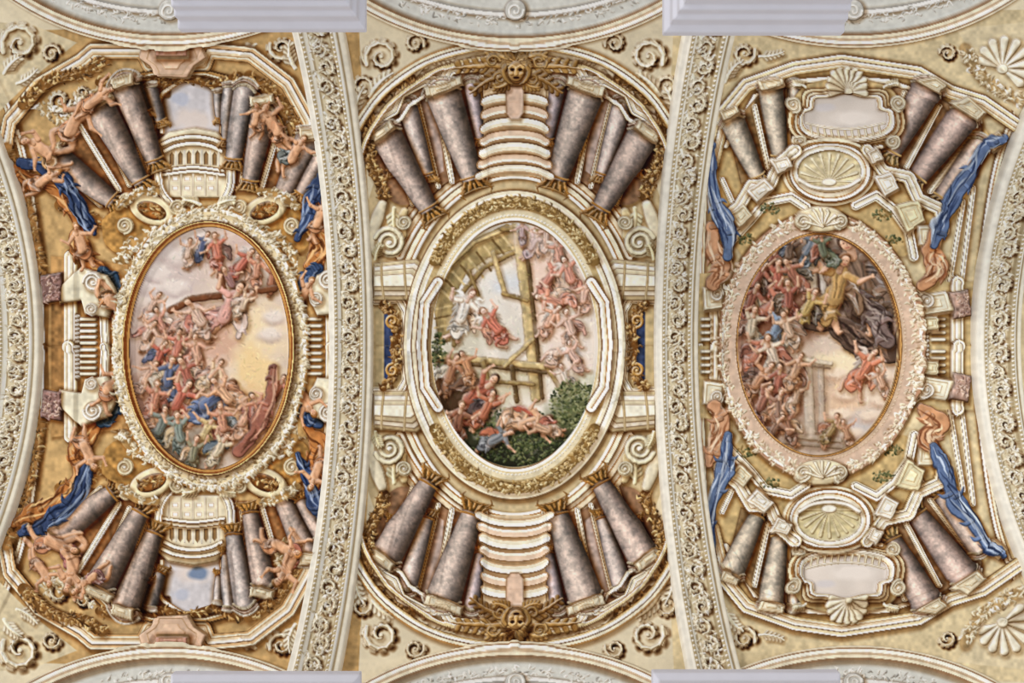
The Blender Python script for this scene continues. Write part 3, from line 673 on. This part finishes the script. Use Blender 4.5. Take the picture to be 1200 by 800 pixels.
    for x,y,s,a,rb,ck,wg in ((176,362,3.4,-60,(216,178,158),None,None),(190,384,3.8,-110,(210,150,130),(226,202,186),(230,220,214)),(170,396,3.6,-60,(220,186,166),(194,128,110),None),(214,388,4,-70,(218,178,158),(210,160,140),None),
        (262,372,7,-60,(216,158,148),(234,210,200),None),(236,378,5,-120,(226,190,170),(194,120,104),None),(284,360,3.6,-60,(226,196,168),(206,176,156),None),(206,414,4.4,-80,(198,116,96),(226,196,176),None),(232,420,4.4,-100,(210,158,132),(200,132,110),None),
        (184,424,4,-70,(180,88,72),(84,94,128),None),(170,446,4,-60,(206,164,140),None,None),(196,450,5,-80,(70,88,128),(206,186,160),None),(222,448,4.8,-110,(166,90,74),(206,176,156),None),(246,446,4.2,-60,(226,196,160),(194,148,128),None),
        (206,476,5.2,-60,(180,90,72),(64,80,118),None),(240,474,6.6,-40,(76,98,144),(200,134,110),None),(268,468,4.8,-130,(224,172,134),(200,138,102),None),(180,476,4.6,-80,(194,126,100),(150,86,70),None),(186,506,4.8,-70,(104,118,112),(194,142,106),None),(212,514,4.8,-100,(118,136,130),(204,182,142),None),
        (238,512,4.6,-60,(204,180,126),(154,92,72),None),(262,502,4.6,-100,(194,134,106),(112,122,128),None),(226,538,4.2,-80,(124,124,98),(196,162,124),None),(254,532,4.2,-60,(210,196,166),(92,112,128),None),(284,496,4.6,-60,(204,154,124),(174,100,84),None),(306,486,4.2,-110,(190,128,100),(164,92,76),None),(322,462,3.8,-60,(180,110,88),None,None)):
        fig(x,y,s,a,rb,ck,wing=wg)
    drape([(322,430),(314,468),(302,500),(280,528)],[4,8,10,7],(162,108,90),8,hi=(206,164,138),lo=(96,60,46))
    warp(247,408,92,142,.6); dabs(247,408,90,140,1600)
    g.clip=None; lab()

# ================= RIGHT BAY
def bayR():
    cy=405; M=[1,0,-1,2*cy]
    poly([(790,20),(1260,10),(1260,800),(790,790),(770,405)],(218,201,162),tex=.06,ts=(4,8,18))
    CP=(196,166,110)
    for sy in (0,1):
        TR[:]=M if sy else [1,0,1,0]
        lab('fresco_border_moulding')
        band([(1224,60),(1198,112),(1168,190),(1150,300),(1142,405)],5,steps(1,BR,2,CW,1,OC,2,CR,1,BR),h=.03,flip=True); band([(846,60),(832,150),(824,250),(820,405)],4,steps(1,BR,2,CR,1,OC,2,CW,1,BR),h=.03); lab()
        lab('acanthus_scroll')
        acscroll(872,62,13,-20,1,SC,SD); leaf(850,96,-70,34,8,SC,curl=.5,dark=SD)
        leaf(1120,60,20,44,9,SC,curl=.3,dark=SD); acscroll(1110,62,9,180,1,SC,SD); leaf(890,66,0,30,6,SC,curl=-.3,dark=SD); lab()
        poly([(1120,34),(1260,20),(1260,150),(1200,150),(1160,90)],(222,207,172),tex=.06)
        shell(1174,80,34,-60,(240,233,211),(146,116,78))
        lab('acanthus_scroll'); garland([(1130,56),(1150,90),(1190,114),(1230,124)],6,STU,.8,5,1.6,bg=(184,156,112)); lab()
        poly([(840,180),(862,110),(905,84),(985,72),(1080,84),(1130,110),(1160,160),(1130,250),(1060,300),(870,300),(836,250)],(200,174,124),tex=.09,sh=.3)
        lab('stucco_entablature')
        for a_,b_ in (((846,210),(870,262)),((836,240),(856,300)),((1128,236),(1112,330)),((1140,220),(1126,330)),((1086,236),(1066,262))): band([a_,b_],3.4,ENT2,sm=0,h=.02)
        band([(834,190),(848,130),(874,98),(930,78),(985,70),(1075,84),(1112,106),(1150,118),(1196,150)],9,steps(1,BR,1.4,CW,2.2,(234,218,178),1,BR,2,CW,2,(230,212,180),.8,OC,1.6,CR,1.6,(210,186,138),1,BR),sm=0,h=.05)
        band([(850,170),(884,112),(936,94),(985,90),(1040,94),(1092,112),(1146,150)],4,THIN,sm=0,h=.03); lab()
        poly([(852,150),(890,108),(936,98),(940,184),(868,216)],(158,130,92),tex=.16,edge=.4,sh=.5)
        poly([(1040,100),(1090,108),(1150,142),(1144,204),(1096,240),(1032,194)],(158,128,96),tex=.16,edge=.4,sh=.5)
        for a_,b_ in (((884,124),(900,196)),((924,104),(926,176)),((1100,124),(1062,196)),((1140,158),(1090,224)),((1060,108),(1034,176))): band([a_,b_],3.4,ENT2,sm=0,h=.02)
        column(930,98,935,162,8,5,(174,164,154),cap=CP); column(902,100,914,184,15,9,(178,168,154),cap=CP); column(857,140,888,208,15,9,(178,168,154),cap=CP)
        column(1148,168,1101,234,15,10,(168,152,144),cap=CP); column(1130,134,1073,210,19,11,(168,150,144),cap=CP); column(1086,102,1043,180,19,11,(168,152,146),cap=CP)
        block([(1112,120),(1132,110),(1154,130),(1144,140)],CR); block([(1070,91),(1094,87),(1108,97),(1096,105)],CR); block([(885,92),(916,88),(918,97),(889,102)],CR); block([(841,128),(862,121),(866,130),(846,139)],CR); block([(1156,162),(1170,152),(1178,164),(1162,178)],CR)
        lab('oval_opening')
        poly([(926,152),(926,118),(946,98),(990,90),(1034,98),(1054,118),(1054,152),(1030,174),(990,180),(950,174)],(206,182,134),sm=1,tex=.1,sh=.6,edge=.5,ec=BR)
        LO=[(942,146),(942,130),(952,126),(955,114),(972,112),(990,108),(1008,112),(1025,114),(1028,126),(1038,130),(1038,146),(1024,155),(990,159),(956,155)]
        P=np.array(LO,float); c0=np.array([990.,133.])
        for sc_,pr in ((1.3,steps(1,BR,2,(236,221,184),1,OC,2,CR)),(1.18,steps(1,BR,1.5,CR,1,OC,2,CW)),(1.06,steps(1,BR,2,CW,2,CR,1,OC,2,CW))): band([tuple(p) for p in (c0+(P-c0)*sc_)],4.2,pr,closed=True,h=.03)
        poly(LO,(226,216,206),sm=1,tex=.04,ts=(18,45),b=6,k=-.5,edge=.3,ec=BR)
        soft(1000,138,30,10,(240,231,222),.8); soft(967,126,14,6,(212,208,212),.6)
        for i in range(11): stroke([(950+i*8,146+1.0*(5-abs(i-5))),(950+i*8,155+1.0*(5-abs(i-5)))],[1.2,1.9],(238,228,200),sm=0,b=1.5,k=.6,edge=.5,ec=BR,h=.01)
        stroke([(944,144),(966,149),(990,151),(1014,149),(1036,144)],1.5,CW,b=1.2,edge=.4,ec=BR,h=.01); stroke([(946,156),(966,160),(990,162),(1014,160),(1034,156)],1.5,CW,b=1.2,edge=.4,ec=BR,h=.01)
        for sg in (-1,1):
            volute(990+sg*62,120,8,90,sg,(240,231,203)); volute(990+sg*54,164,8,90,-sg,(240,231,203))
            leaf(990+sg*46,102,-90+sg*50,18,5,(240,231,199),curl=sg*.5,dark=BR)
        for k in range(2): band([(948+k*3,171+k*6),(970,177+k*6),(1010,177+k*6),(1032-k*3,171+k*6)],2.8,THIN,h=.015)
        lab()
        shell(992,104,25,-90,(240,231,203),n=11)
        lab('shell_dome')
        ering(971,200,50,36,5,steps(1,BR,2,(232,217,179),1,OC,2,CR),h=.03)
        ering(971,200,42,30,6,steps(1,BR,2,CW,1.5,CR,1,OC,2,CW,1,BR),h=.03)
        ell(971,200,37,25,(216,202,163) if not sy else (206,193,150),b=8,k=-.5,h=.03,tex=.1)
        for i in range(11):
            a=pi+pi*i/10; stroke([(971,212),(971+20*cos(a),212+18*sin(a)),(971+34*cos(a),212+34*sin(a)*.95)],[.5,1.4,2.6],(238,229,198) if not sy else (222,211,172),sm=0,b=2.4,k=.6,edge=.4,ec=(150,124,82))
        stroke([(936,210),(950,218),(971,221),(992,218),(1006,210)],2.6,CW,b=2.4,k=.6,h=.01,edge=.4,ec=BR,sh=.4)
        ell(971,213,9,5,(246,240,222),b=3,edge=.4,ec=BR); lab()
        lab('stucco_entablature')
        band([(842,262),(866,240),(880,216),(902,214),(914,186),(930,174)],8,ENT,sm=0,h=.05)
        band([(1014,174),(1034,200),(1062,206),(1074,232),(1100,244),(1104,270)],8,ENT,sm=0,h=.05)
        band([(852,286),(880,256),(896,236),(926,230),(944,242)],6,ENT2,sm=0,h=.04); band([(1002,240),(1026,228),(1046,244),(1064,270),(1070,300)],6,ENT2,sm=0,h=.04); lab()
        for P_,c in (([(872,222),(894,206),(906,219),(886,237)],CW),([(852,250),(870,237),(881,251),(865,266)],(236,228,200)),([(1022,206),(1042,199),(1053,220),(1035,230)],CW),([(1046,240),(1074,233),(1083,258),(1060,272)],(236,226,188)),([(1074,264),(1094,264),(1092,288),(1076,287)],(242,234,208)),([(900,186),(920,179),(927,193),(909,203)],CW),([(1012,176),(1026,170),(1034,184),(1018,190)],CW)): block(P_,c)
        lab('laurel_sprig')
        for x,y in ((902,244),(874,280),(1046,282),(1034,252)): foliage(x,y,12,7,[(68,74,44),(96,100,62),(124,124,84),(144,118,70)],36)
        lab()
        lab('stucco_entablature')
        poly([(818,320),(862,320),(858,405),(816,405)],(202,180,134),tex=.08,sh=.3); poly([(1066,330),(1140,330),(1142,405),(1068,405)],(202,180,134),tex=.08,sh=.3)
        band([(1078,405),(1078,350),(1066,340)],6,ENT2,sm=0,h=.04); band([(1120,405),(1120,330)],8,ENT,sm=0,h=.05); band([(838,405),(836,330)],7,ENT,sm=0,h=.05); lab()
        lab('balustrade')
        for yy in range(374,406,8): stroke([(1092,yy),(1106,yy)],2.4,(242,234,210),b=2.4,k=.7,h=.03,edge=.4,sh=.5,sr=3)
        for yy in range(374,406,8): stroke([(822,yy),(830,yy)],2.4,(242,234,210),b=2.4,k=.7,h=.03,edge=.4,sh=.5,sr=3)
        beads([(1087,362),(1087,405)],5,1.8,CW,BR); lab()
        block([(1070,346),(1108,340),(1115,364),(1076,370)],(242,236,212),h=.06); block([(1072,372),(1098,370),(1098,386),(1074,388)],(234,226,192))
        block([(822,336),(846,332),(848,360),(824,364)],(242,236,212),h=.06)
        lab('volute_console'); volute(1082,352,9,180,1,CW); volute(838,344,8,0,-1,CW); lab()
        lab('corbel_capital'); poly([(1110,342),(1134,338),(1138,370),(1114,374)],(174,144,128),b=4,k=.6,tex=.2,h=.05,edge=.6,sh=.5); garland([(1124,344),(1126,368)],8,[(146,114,104),(186,154,138),(214,186,166)],1,4,1.4); lab()
        lab('drapery')
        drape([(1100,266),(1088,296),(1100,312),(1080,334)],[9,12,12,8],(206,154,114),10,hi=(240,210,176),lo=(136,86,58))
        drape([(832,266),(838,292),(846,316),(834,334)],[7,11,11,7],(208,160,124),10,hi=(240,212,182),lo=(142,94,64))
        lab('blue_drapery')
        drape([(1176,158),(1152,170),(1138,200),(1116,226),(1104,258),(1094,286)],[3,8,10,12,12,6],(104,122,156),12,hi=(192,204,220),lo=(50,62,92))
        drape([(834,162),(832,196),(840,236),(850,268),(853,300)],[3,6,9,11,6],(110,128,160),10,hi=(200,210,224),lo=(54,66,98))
        lab()
    TR[:]=[1,0,1,0]
    lab('oval_picture_frame')
    ering(960,405,107,144,15,steps(1,(160,122,100),2,(230,208,184),8,(214,187,164),1.5,CW,1.5,(184,146,118),1,BR),h=.06)
    P=[(960+114*cos(radians(t)),405+150*sin(radians(t))) for t in range(0,360,10)]
    garland(P,5.5,[(176,146,116),(212,187,158),(232,217,188),(248,240,218)],.9,4.5,1.6,closed=True)
    beads([(960+99*cos(radians(t)),405+135*sin(radians(t))) for t in range(0,360,10)],4.6,1.1,(240,220,196),closed=True)
    ering(958,404,95.5,131,1.6,steps(1,(130,90,50),1,(206,160,100),1,(130,90,50)),h=.01,sh=.2)
    lab('shell_cartouche')
    for yy in (256,554):
        ell(960,yy,30,15,(234,221,186),b=6,k=.5,h=.05,edge=.5,ec=BR,sh=.6)
        for sg in (-1,1): volute(960+sg*22,yy+2,9,90,sg,(242,233,205))
        for i in range(7):
            a=pi*(.1+.8*i/6); stroke([(960,yy+8),(960+20*cos(a),yy+8-20*sin(a))],[1.5,2.6],(246,238,212),sm=0,b=2.4,k=.7,h=.01,edge=.5,ec=BR)
    lab('oval_fresco'); g.clip=(957,404,94,129)
    ell(957,404,96,131,(216,196,178),tex=.05,ts=(18,45))
    for a in ((900,330,50,60,(112,74,58)),(950,310,50,40,(94,78,66)),(1000,330,60,50,(96,76,66)),(1020,370,44,50,(98,80,72)),(890,400,40,60,(150,104,80)),(925,370,40,40,(132,92,72)),(990,460,54,54,(230,196,162)),(945,455,40,54,(196,176,158)),(900,470,50,50,(146,104,82)),(960,510,50,26,(184,164,146)),(1030,460,30,40,(224,204,184)),(990,424,44,16,(240,224,190)),(1010,500,40,24,(204,196,192))): soft(*a,.95)
    for x,y in ((975,436),(990,460),(1030,440),(985,484),(1020,486),(1000,506),(1036,468)):
        soft(x,y+5,20,9,(190,158,134),.6); soft(x,y,18,7,(244,226,204),.75)
    for P,w,c in (([(946,424),(950,508)],6.5,(200,184,166)),([(962,428),(964,500)],4,(188,170,152)),([(936,420),(974,426)],3,(216,202,180)),([(936,426),(972,431)],1.4,(140,116,94)),([(925,510),(984,516)],3.4,(186,168,148)),([(920,518),(990,524)],3,(164,144,124)),([(950,300),(954,345)],5,(226,218,204)),([(962,298),(966,342)],4,(206,196,186))):
        stroke(P,w,c,sm=0,b=w*.8,k=.5,edge=.25,a=.9,soft=.8,sh=.2)
    drape([(975,300),(1000,330),(1032,360),(1046,400)],[10,24,26,14],(104,84,72),20,hi=(160,134,116),lo=(54,40,34))
    drape([(944,376),(985,386),(1018,402),(1046,416)],[7,14,18,10],(98,78,66),14,hi=(150,122,104),lo=(56,42,36))
    fig(1010,342,10.5,-105,(116,92,76),(126,108,100),seed=5,hair=(84,62,48),arms=((-.2,1.0),(.2,-.5)),bend=(.8,1.4))
    drape([(1006,350),(1024,370),(1040,400)],[9,14,9],(122,104,98),13,hi=(172,156,146),lo=(66,52,48))
    fig(978,350,8,-80,(182,142,82),(124,94,70),seed=8,arms=((.1,-.6),(-.3,.6)))
    for x,y,s,a,rb,ck,wg in ((925,300,4,-80,(94,74,62),(84,98,120),None),(945,296,4.2,-60,(98,114,132),(74,84,98),None),(966,298,4.2,-100,(86,98,78),(144,84,66),None),(900,314,4.4,-70,(144,80,64),(90,68,56),None),(884,332,4.4,-60,(156,90,72),(90,68,56),None),
        (912,334,4.6,-90,(176,90,72),(204,166,130),None),(934,330,4.6,-120,(154,94,74),(92,82,70),None),(878,360,4.6,-70,(144,82,66),(190,172,146),None),(900,362,4.8,-50,(186,112,90),(102,78,66),None),
        (924,358,4.6,-90,(146,76,62),(110,86,66),None),(944,366,4.6,-60,(182,154,88),(82,68,56),None),(880,390,4.8,-80,(204,190,166),(150,108,88),None),(906,394,5.4,-60,(120,144,174),(226,216,200),None),(926,392,4.4,-110,(210,180,154),(150,118,96),None),(884,420,4.8,-60,(186,112,88),(140,82,66),None),
        (908,424,5,-110,(220,200,180),(164,98,78),None),(886,450,4.8,-50,(194,138,102),(120,88,76),None),(910,456,4.6,-80,(156,88,72),(204,192,172),None),(890,478,4.6,-60,(144,90,74),(190,158,128),None),(914,486,4.6,-90,(134,98,80),(184,132,98),None),(932,470,3.8,-80,(190,158,132),(150,100,76),None),
        (930,440,4.2,-70,(196,150,116),(140,96,74),None),(926,506,4,-110,(150,104,80),(196,160,126),None),(1008,440,5.6,-60,(210,124,92),(224,146,110),(236,218,204)),(1034,452,3.4,-110,(222,176,146),None,(236,218,204)),(904,508,4,-60,(130,94,76),None,None),(972,508,3.8,-60,(150,122,76),(170,110,80),None),(994,512,3.2,-110,(176,130,98),None,None)):
        fig(x,y,s,a,rb,ck,wing=wg)
    warp(957,404,92,128,.6); dabs(957,404,90,126,1600)
    g.clip=None; lab()

def lunettes():
    for sy in (0,1):
        TR[:]=[1,0,-1,812] if sy else [1,0,1,0]
        for cx,hw,yb in ((198,196,46),(604,206,49),(1000,200,46)):
            A=[(cx+hw*t,yb-56*t*t-10*t**4) for t in np.linspace(-1.15,1.15,17)]
            lab('lunette_wall')
            poly(A+[(cx+hw*1.2,-70),(cx-hw*1.2,-70)],(218,218,210),tex=.03,h=-.02)
            B=[(x,y-32) for x,y in A]; band(B,4,steps(1,(176,172,164),2,(240,238,232),1,(200,192,182)))
            garland([(x,y-23) for x,y in A],4,[(180,178,170),(222,220,212),(246,246,240)],.6,5,1.4)
            ell(cx,12,13,13,(206,204,196),b=3,k=.6,h=.02,edge=.4,sh=.4); spiral(cx,12,9,0,1.5,1,1.6,(240,238,230))
            lab('lunette_arch')
            band(A,8,steps(1,(158,128,98),2,(232,221,194),1.5,(206,182,152),2,(246,240,222),1,(170,138,104),2,(224,211,184)),h=.07)
            lab()
bayL(); bayR(); bayC(); lunettes()
TR[:]=[1,0,1,0]
def box(a,r):
    for ax in (0,1):
        p=[(0,0)]*a.ndim; p[ax]=(r+1,r); c=np.cumsum(np.pad(a,p,mode='edge'),axis=ax,dtype=np.float64)
        s1=[slice(None)]*a.ndim; s2=s1[:]; s1[ax]=slice(2*r+1,None); s2[ax]=slice(None,-(2*r+1))
        a=((c[tuple(s1)]-c[tuple(s2)])/(2*r+1)).astype(np.float32)
    return a
def grade(C,us=.34,con=1.08):
    C=C+us*(C-box(box(C,2),2))
    lum=C.mean(-1,keepdims=True); C=C*.96+lum*.04
    C=(C-.64)*con+.63
    return np.clip(C*np.array([1.0,1.0,1.01],np.float32),.02,.97)
g.C=grade(g.C)
print('painted',time.time()-T0)

# ------------------------------------------------------------------ materials
def vmat(name,rough=.85,bump=.15,scale=60):
    m=bpy.data.materials.new(name); m.use_nodes=True; nt=m.node_tree; b=nt.nodes['Principled BSDF']
    at=nt.nodes.new('ShaderNodeAttribute'); at.attribute_name='Col'
    no=nt.nodes.new('ShaderNodeTexNoise'); no.inputs['Scale'].default_value=scale; no.inputs['Detail'].default_value=4
    co=nt.nodes.new('ShaderNodeTexCoord'); nt.links.new(co.outputs['Object'],no.inputs['Vector'])
    hs=nt.nodes.new('ShaderNodeMixRGB'); hs.blend_type='SOFT_LIGHT'; hs.inputs[0].default_value=.18
    nt.links.new(at.outputs['Color'],hs.inputs[1]); nt.links.new(no.outputs['Fac'],hs.inputs[2]); nt.links.new(hs.outputs[0],b.inputs['Base Color'])
    bm=nt.nodes.new('ShaderNodeBump'); bm.inputs['Strength'].default_value=bump; bm.inputs['Distance'].default_value=.01
    nt.links.new(no.outputs['Fac'],bm.inputs['Height']); nt.links.new(bm.outputs[0],b.inputs['Normal'])
    b.inputs['Roughness'].default_value=rough; b.inputs['Specular IOR Level'].default_value=.1
    return m
MF=vmat('fresco_plaster'); MS=vmat('stucco_plaster',.7,.3)
def lin(c): return np.where(c<=.04045,c/12.92,((c+.055)/1.055)**2.4)
def mkmesh(name,V,C,Fq,mat):
    me=bpy.data.meshes.new(name); n=len(V); nf=len(Fq)
    me.vertices.add(n); me.vertices.foreach_set('co',V.astype(np.float32).ravel())
    me.loops.add(nf*4); me.loops.foreach_set('vertex_index',Fq.astype(np.int32).ravel())
    me.polygons.add(nf); me.polygons.foreach_set('loop_start',np.arange(0,nf*4,4,dtype=np.int32))
    try: me.polygons.foreach_set('loop_total',np.full(nf,4,np.int32))
    except Exception: pass
    me.polygons.foreach_set('use_smooth',np.ones(nf,bool))
    me.update(calc_edges=True)
    ca=me.color_attributes.new('Col','FLOAT_COLOR','POINT')
    ca.data.foreach_set('color',np.concatenate([lin(C),np.ones((n,1))],1).astype(np.float32).ravel())
    me.materials.append(mat)
    o=bpy.data.objects.new(name,me); bpy.context.scene.collection.objects.link(o); return o
def blur(a):
    a=np.pad(a,1,mode='edge'); return (a[:-2,1:-1]+a[2:,1:-1]+a[1:-1,:-2]+a[1:-1,2:]+4*a[1:-1,1:-1])/8
H=np.clip(blur(g.H)*.85,-.05,.13)
U,Vv=np.meshgrid(g.X,g.Y)
a=(U-600)/F; b=(Vv-400)/F
Z=(CV+np.sqrt(np.maximum(CV**2-(1+b*b)*(CV**2-R*R),0)))/(1+b*b)
Xw=a*Z; Yw=b*Z
ny=-Yw/R; nz=-(Z-CV)/R
V=np.stack([Xw,Yw+ny*H,Z+nz*H+CAMZ],-1).reshape(-1,3); C=np.clip(g.C,0,1).reshape(-1,3)
idx=np.arange(g.h*g.w).reshape(g.h,g.w)
Q=np.stack([idx[:-1,:-1],idx[:-1,1:],idx[1:,1:],idx[1:,:-1]],-1).reshape(-1,4)
LF=g.L[:-1,:-1].ravel()
cnt=np.bincount(LF,minlength=len(NAMES))
tiny=np.where(cnt<200)[0]; LF=np.where(np.isin(LF,tiny),0,LF)
order=np.argsort(LF,kind='stable'); LS=LF[order]
bd=np.searchsorted(LS,np.arange(len(NAMES)+1))
for L_ in range(len(NAMES)):
    f=order[bd[L_]:bd[L_+1]]
    if len(f)==0: continue
    q=Q[f]; vs,inv=np.unique(q.ravel(),return_inverse=True)
    mkmesh(NAMES[L_],V[vs],C[vs],inv.reshape(-1,4),MF)
print('vault',time.time()-T0)

# ------------------------------------------------------------------ transverse ribs
def rib(pxa,pxb,ph):
    global g
    RR=4.34; Zc=CV+RR
    xa=(pxa-600)/F*Zc; xb=(pxb-600)/F*Zc; Wp=50.0
    Lp=1050; SHM[0]=.6  # drop shadows are painted into the rib colours too, only weaker
    g=Canvas(0,0,Wp,Lp,1.25,(236,229,211)); lab()
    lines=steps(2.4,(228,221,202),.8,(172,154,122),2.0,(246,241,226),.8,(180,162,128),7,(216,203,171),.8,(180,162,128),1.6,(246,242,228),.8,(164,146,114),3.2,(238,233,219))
    band([(Wp/2,-10),(Wp/2,Lp+10)],Wp/2+1,lines,sm=0,h=0,tex=.03)
    y=0
    cols=[(196,180,144),(220,208,179),(242,235,215),(253,250,238)]
    while y<Lp:
        sd=1 if int(y/20)%2 else -1
        acscroll(Wp/2+sd*2-1,y,8,-90*sd,sd,(245,239,221),(170,147,106))
        leaf(Wp/2-sd*9,y+8,60 if sd>0 else 120,15,4.6,(243,236,215),curl=sd*.6,dark=(170,147,106))
        y+=20
    garland([(Wp/2-1,0),(Wp/2-1,Lp)],9.5,cols,.6,3.4,1.2,sm=0,h=.008,k=.6)
    beads([(9.5,0),(9.5,Lp)],5,1.3,(250,246,232),(186,168,130)); beads([(38.5,0),(38.5,Lp)],5,1.3,(250,246,232),(186,168,130))
    g.C=grade(g.C,.3,1.04)
    Hc=np.clip(blur(g.H)*1.1,-.02,.08)
    t=g.X/Wp
    prof=np.interp(t,[0,.03,.12,.15,.2,.24,.26,.70,.72,.76,.82,.85,.97,1],[-.03,0,0,.025,.025,.0,-.03,-.03,0,.025,.025,0,0,-.03])
    phi=np.linspace(-radians(80),radians(80),g.h)
    rr=RR-prof[None,:]-Hc
    xs=np.broadcast_to(xa+(xb-xa)*t,rr.shape)
    xs=np.concatenate([xs[:,:1],xs,xs[:,-1:]],1); rr=np.concatenate([np.full((g.h,1),R+.02),rr,np.full((g.h,1),R+.02)],1)
    Cc=np.concatenate([g.C[:,:1],g.C,g.C[:,-1:]],1)
    V=np.stack([xs,rr*np.sin(phi)[:,None],CV+rr*np.cos(phi)[:,None]+CAMZ],-1).reshape(-1,3)
    w=g.w+2; idx=np.arange(g.h*w).reshape(g.h,w)
    Q=np.stack([idx[:-1,:-1],idx[:-1,1:],idx[1:,1:],idx[1:,:-1]],-1).reshape(-1,4)
    mkmesh('transverse_arch',V,np.clip(Cc,0,1).reshape(-1,3),Q,MS)
for i,(p,q) in enumerate(((385,436),(768,819),(-8,46),(1144,1198))): rib(p,q,i)
print('ribs',time.time()-T0)

# ------------------------------------------------------------------ pilaster cornices
def smat(name,col,rough=.6):
    m=bpy.data.materials.new(name); m.use_nodes=True; nt=m.node_tree; b=nt.nodes['Principled BSDF']
    no=nt.nodes.new('ShaderNodeTexNoise'); no.inputs['Scale'].default_value=9
    rp=nt.nodes.new('ShaderNodeValToRGB'); c=lin(np.array(col)/255)
    rp.color_ramp.elements[0].color=(*(c*.93),1); rp.color_ramp.elements[1].color=(*np.minimum(c*1.05,1),1)
    nt.links.new(no.outputs['Fac'],rp.inputs[0]); nt.links.new(rp.outputs[0],b.inputs['Base Color']); b.inputs['Roughness'].default_value=rough
    return m
MW=smat('painted_white_stucco',(208,208,220))
def cornice(px0,px1,vedge,sgn):
    Zt=6.4; x0=(px0-600)/F*Zt; x1=(px1-600)/F*Zt; ye=abs(vedge-400)/F*Zt
    bm=bmesh.new()
    prof=[(0,.34),(0,.26),(.04,.20),(.04,.10),(.07,.06),(.07,-.02),(.10,-.05),(.10,-.16),(.14,-.2),(.14,-.3),(.18,-.34),(.18,-.8)]
    loops=[]
    for ins,z in prof:
        zz=Zt+z-.26+CAMZ
        pts=[(x0+ins,4.45),(x0+ins,ye+ins),(x1-ins,ye+ins),(x1-ins,4.45)]
        loops.append([bm.verts.new((x,sgn*y,zz)) for x,y in pts])
    for a_,b_ in zip(loops[:-1],loops[1:]):
        for i in range(4): bm.faces.new((a_[i],a_[(i+1)%4],b_[(i+1)%4],b_[i]))
    bm.faces.new(loops[0]); bm.faces.new(loops[-1][::-1])
    bmesh.ops.recalc_face_normals(bm,faces=bm.faces)
    me=bpy.data.meshes.new('pilaster_cornice'); bm.to_mesh(me); me.materials.append(MW)
    o=bpy.data.objects.new('pilaster_cornice',me); bpy.context.scene.collection.objects.link(o)
    md=o.modifiers.new('bev','BEVEL'); md.width=.012; md.segments=2
cornice(208,428,34,-1); cornice(778,990,38,-1); cornice(200,422,790,1); cornice(765,985,788,1)

# ------------------------------------------------------------------ light, world, camera
sc=bpy.context.scene
w=bpy.data.worlds.new('World'); sc.world=w; w.use_nodes=True
w.node_tree.nodes['Background'].inputs[0].default_value=(1,.985,.96,1); w.node_tree.nodes['Background'].inputs[1].default_value=.70
def sun(name,d,e,col,ang):
    l=bpy.data.lights.new(name,'SUN'); l.energy=e; l.color=col; l.angle=radians(ang)
    o=bpy.data.objects.new(name,l); sc.collection.objects.link(o)
    o.rotation_euler=Vector(d).to_track_quat('-Z','Y').to_euler()
sun('relief_sun',(.7,.36,.64),1.3,(1,.97,.92),10)  # added sun aimed up from below to bring out the relief
sun('fill_sun',(.1,-.66,.7),.5,(.98,.99,1),18)  # added weak upward sun, fill from the opposite side
sc.view_settings.view_transform='Standard'
cam=bpy.data.cameras.new('camera'); cam.lens=F/1200*36; cam.sensor_width=36; cam.clip_end=100
co=bpy.data.objects.new('camera',cam); sc.collection.objects.link(co); co.location=(0,0,CAMZ); co.rotation_euler=(pi,0,0)
sc.camera=co
print('done',time.time()-T0,len(bpy.data.objects))
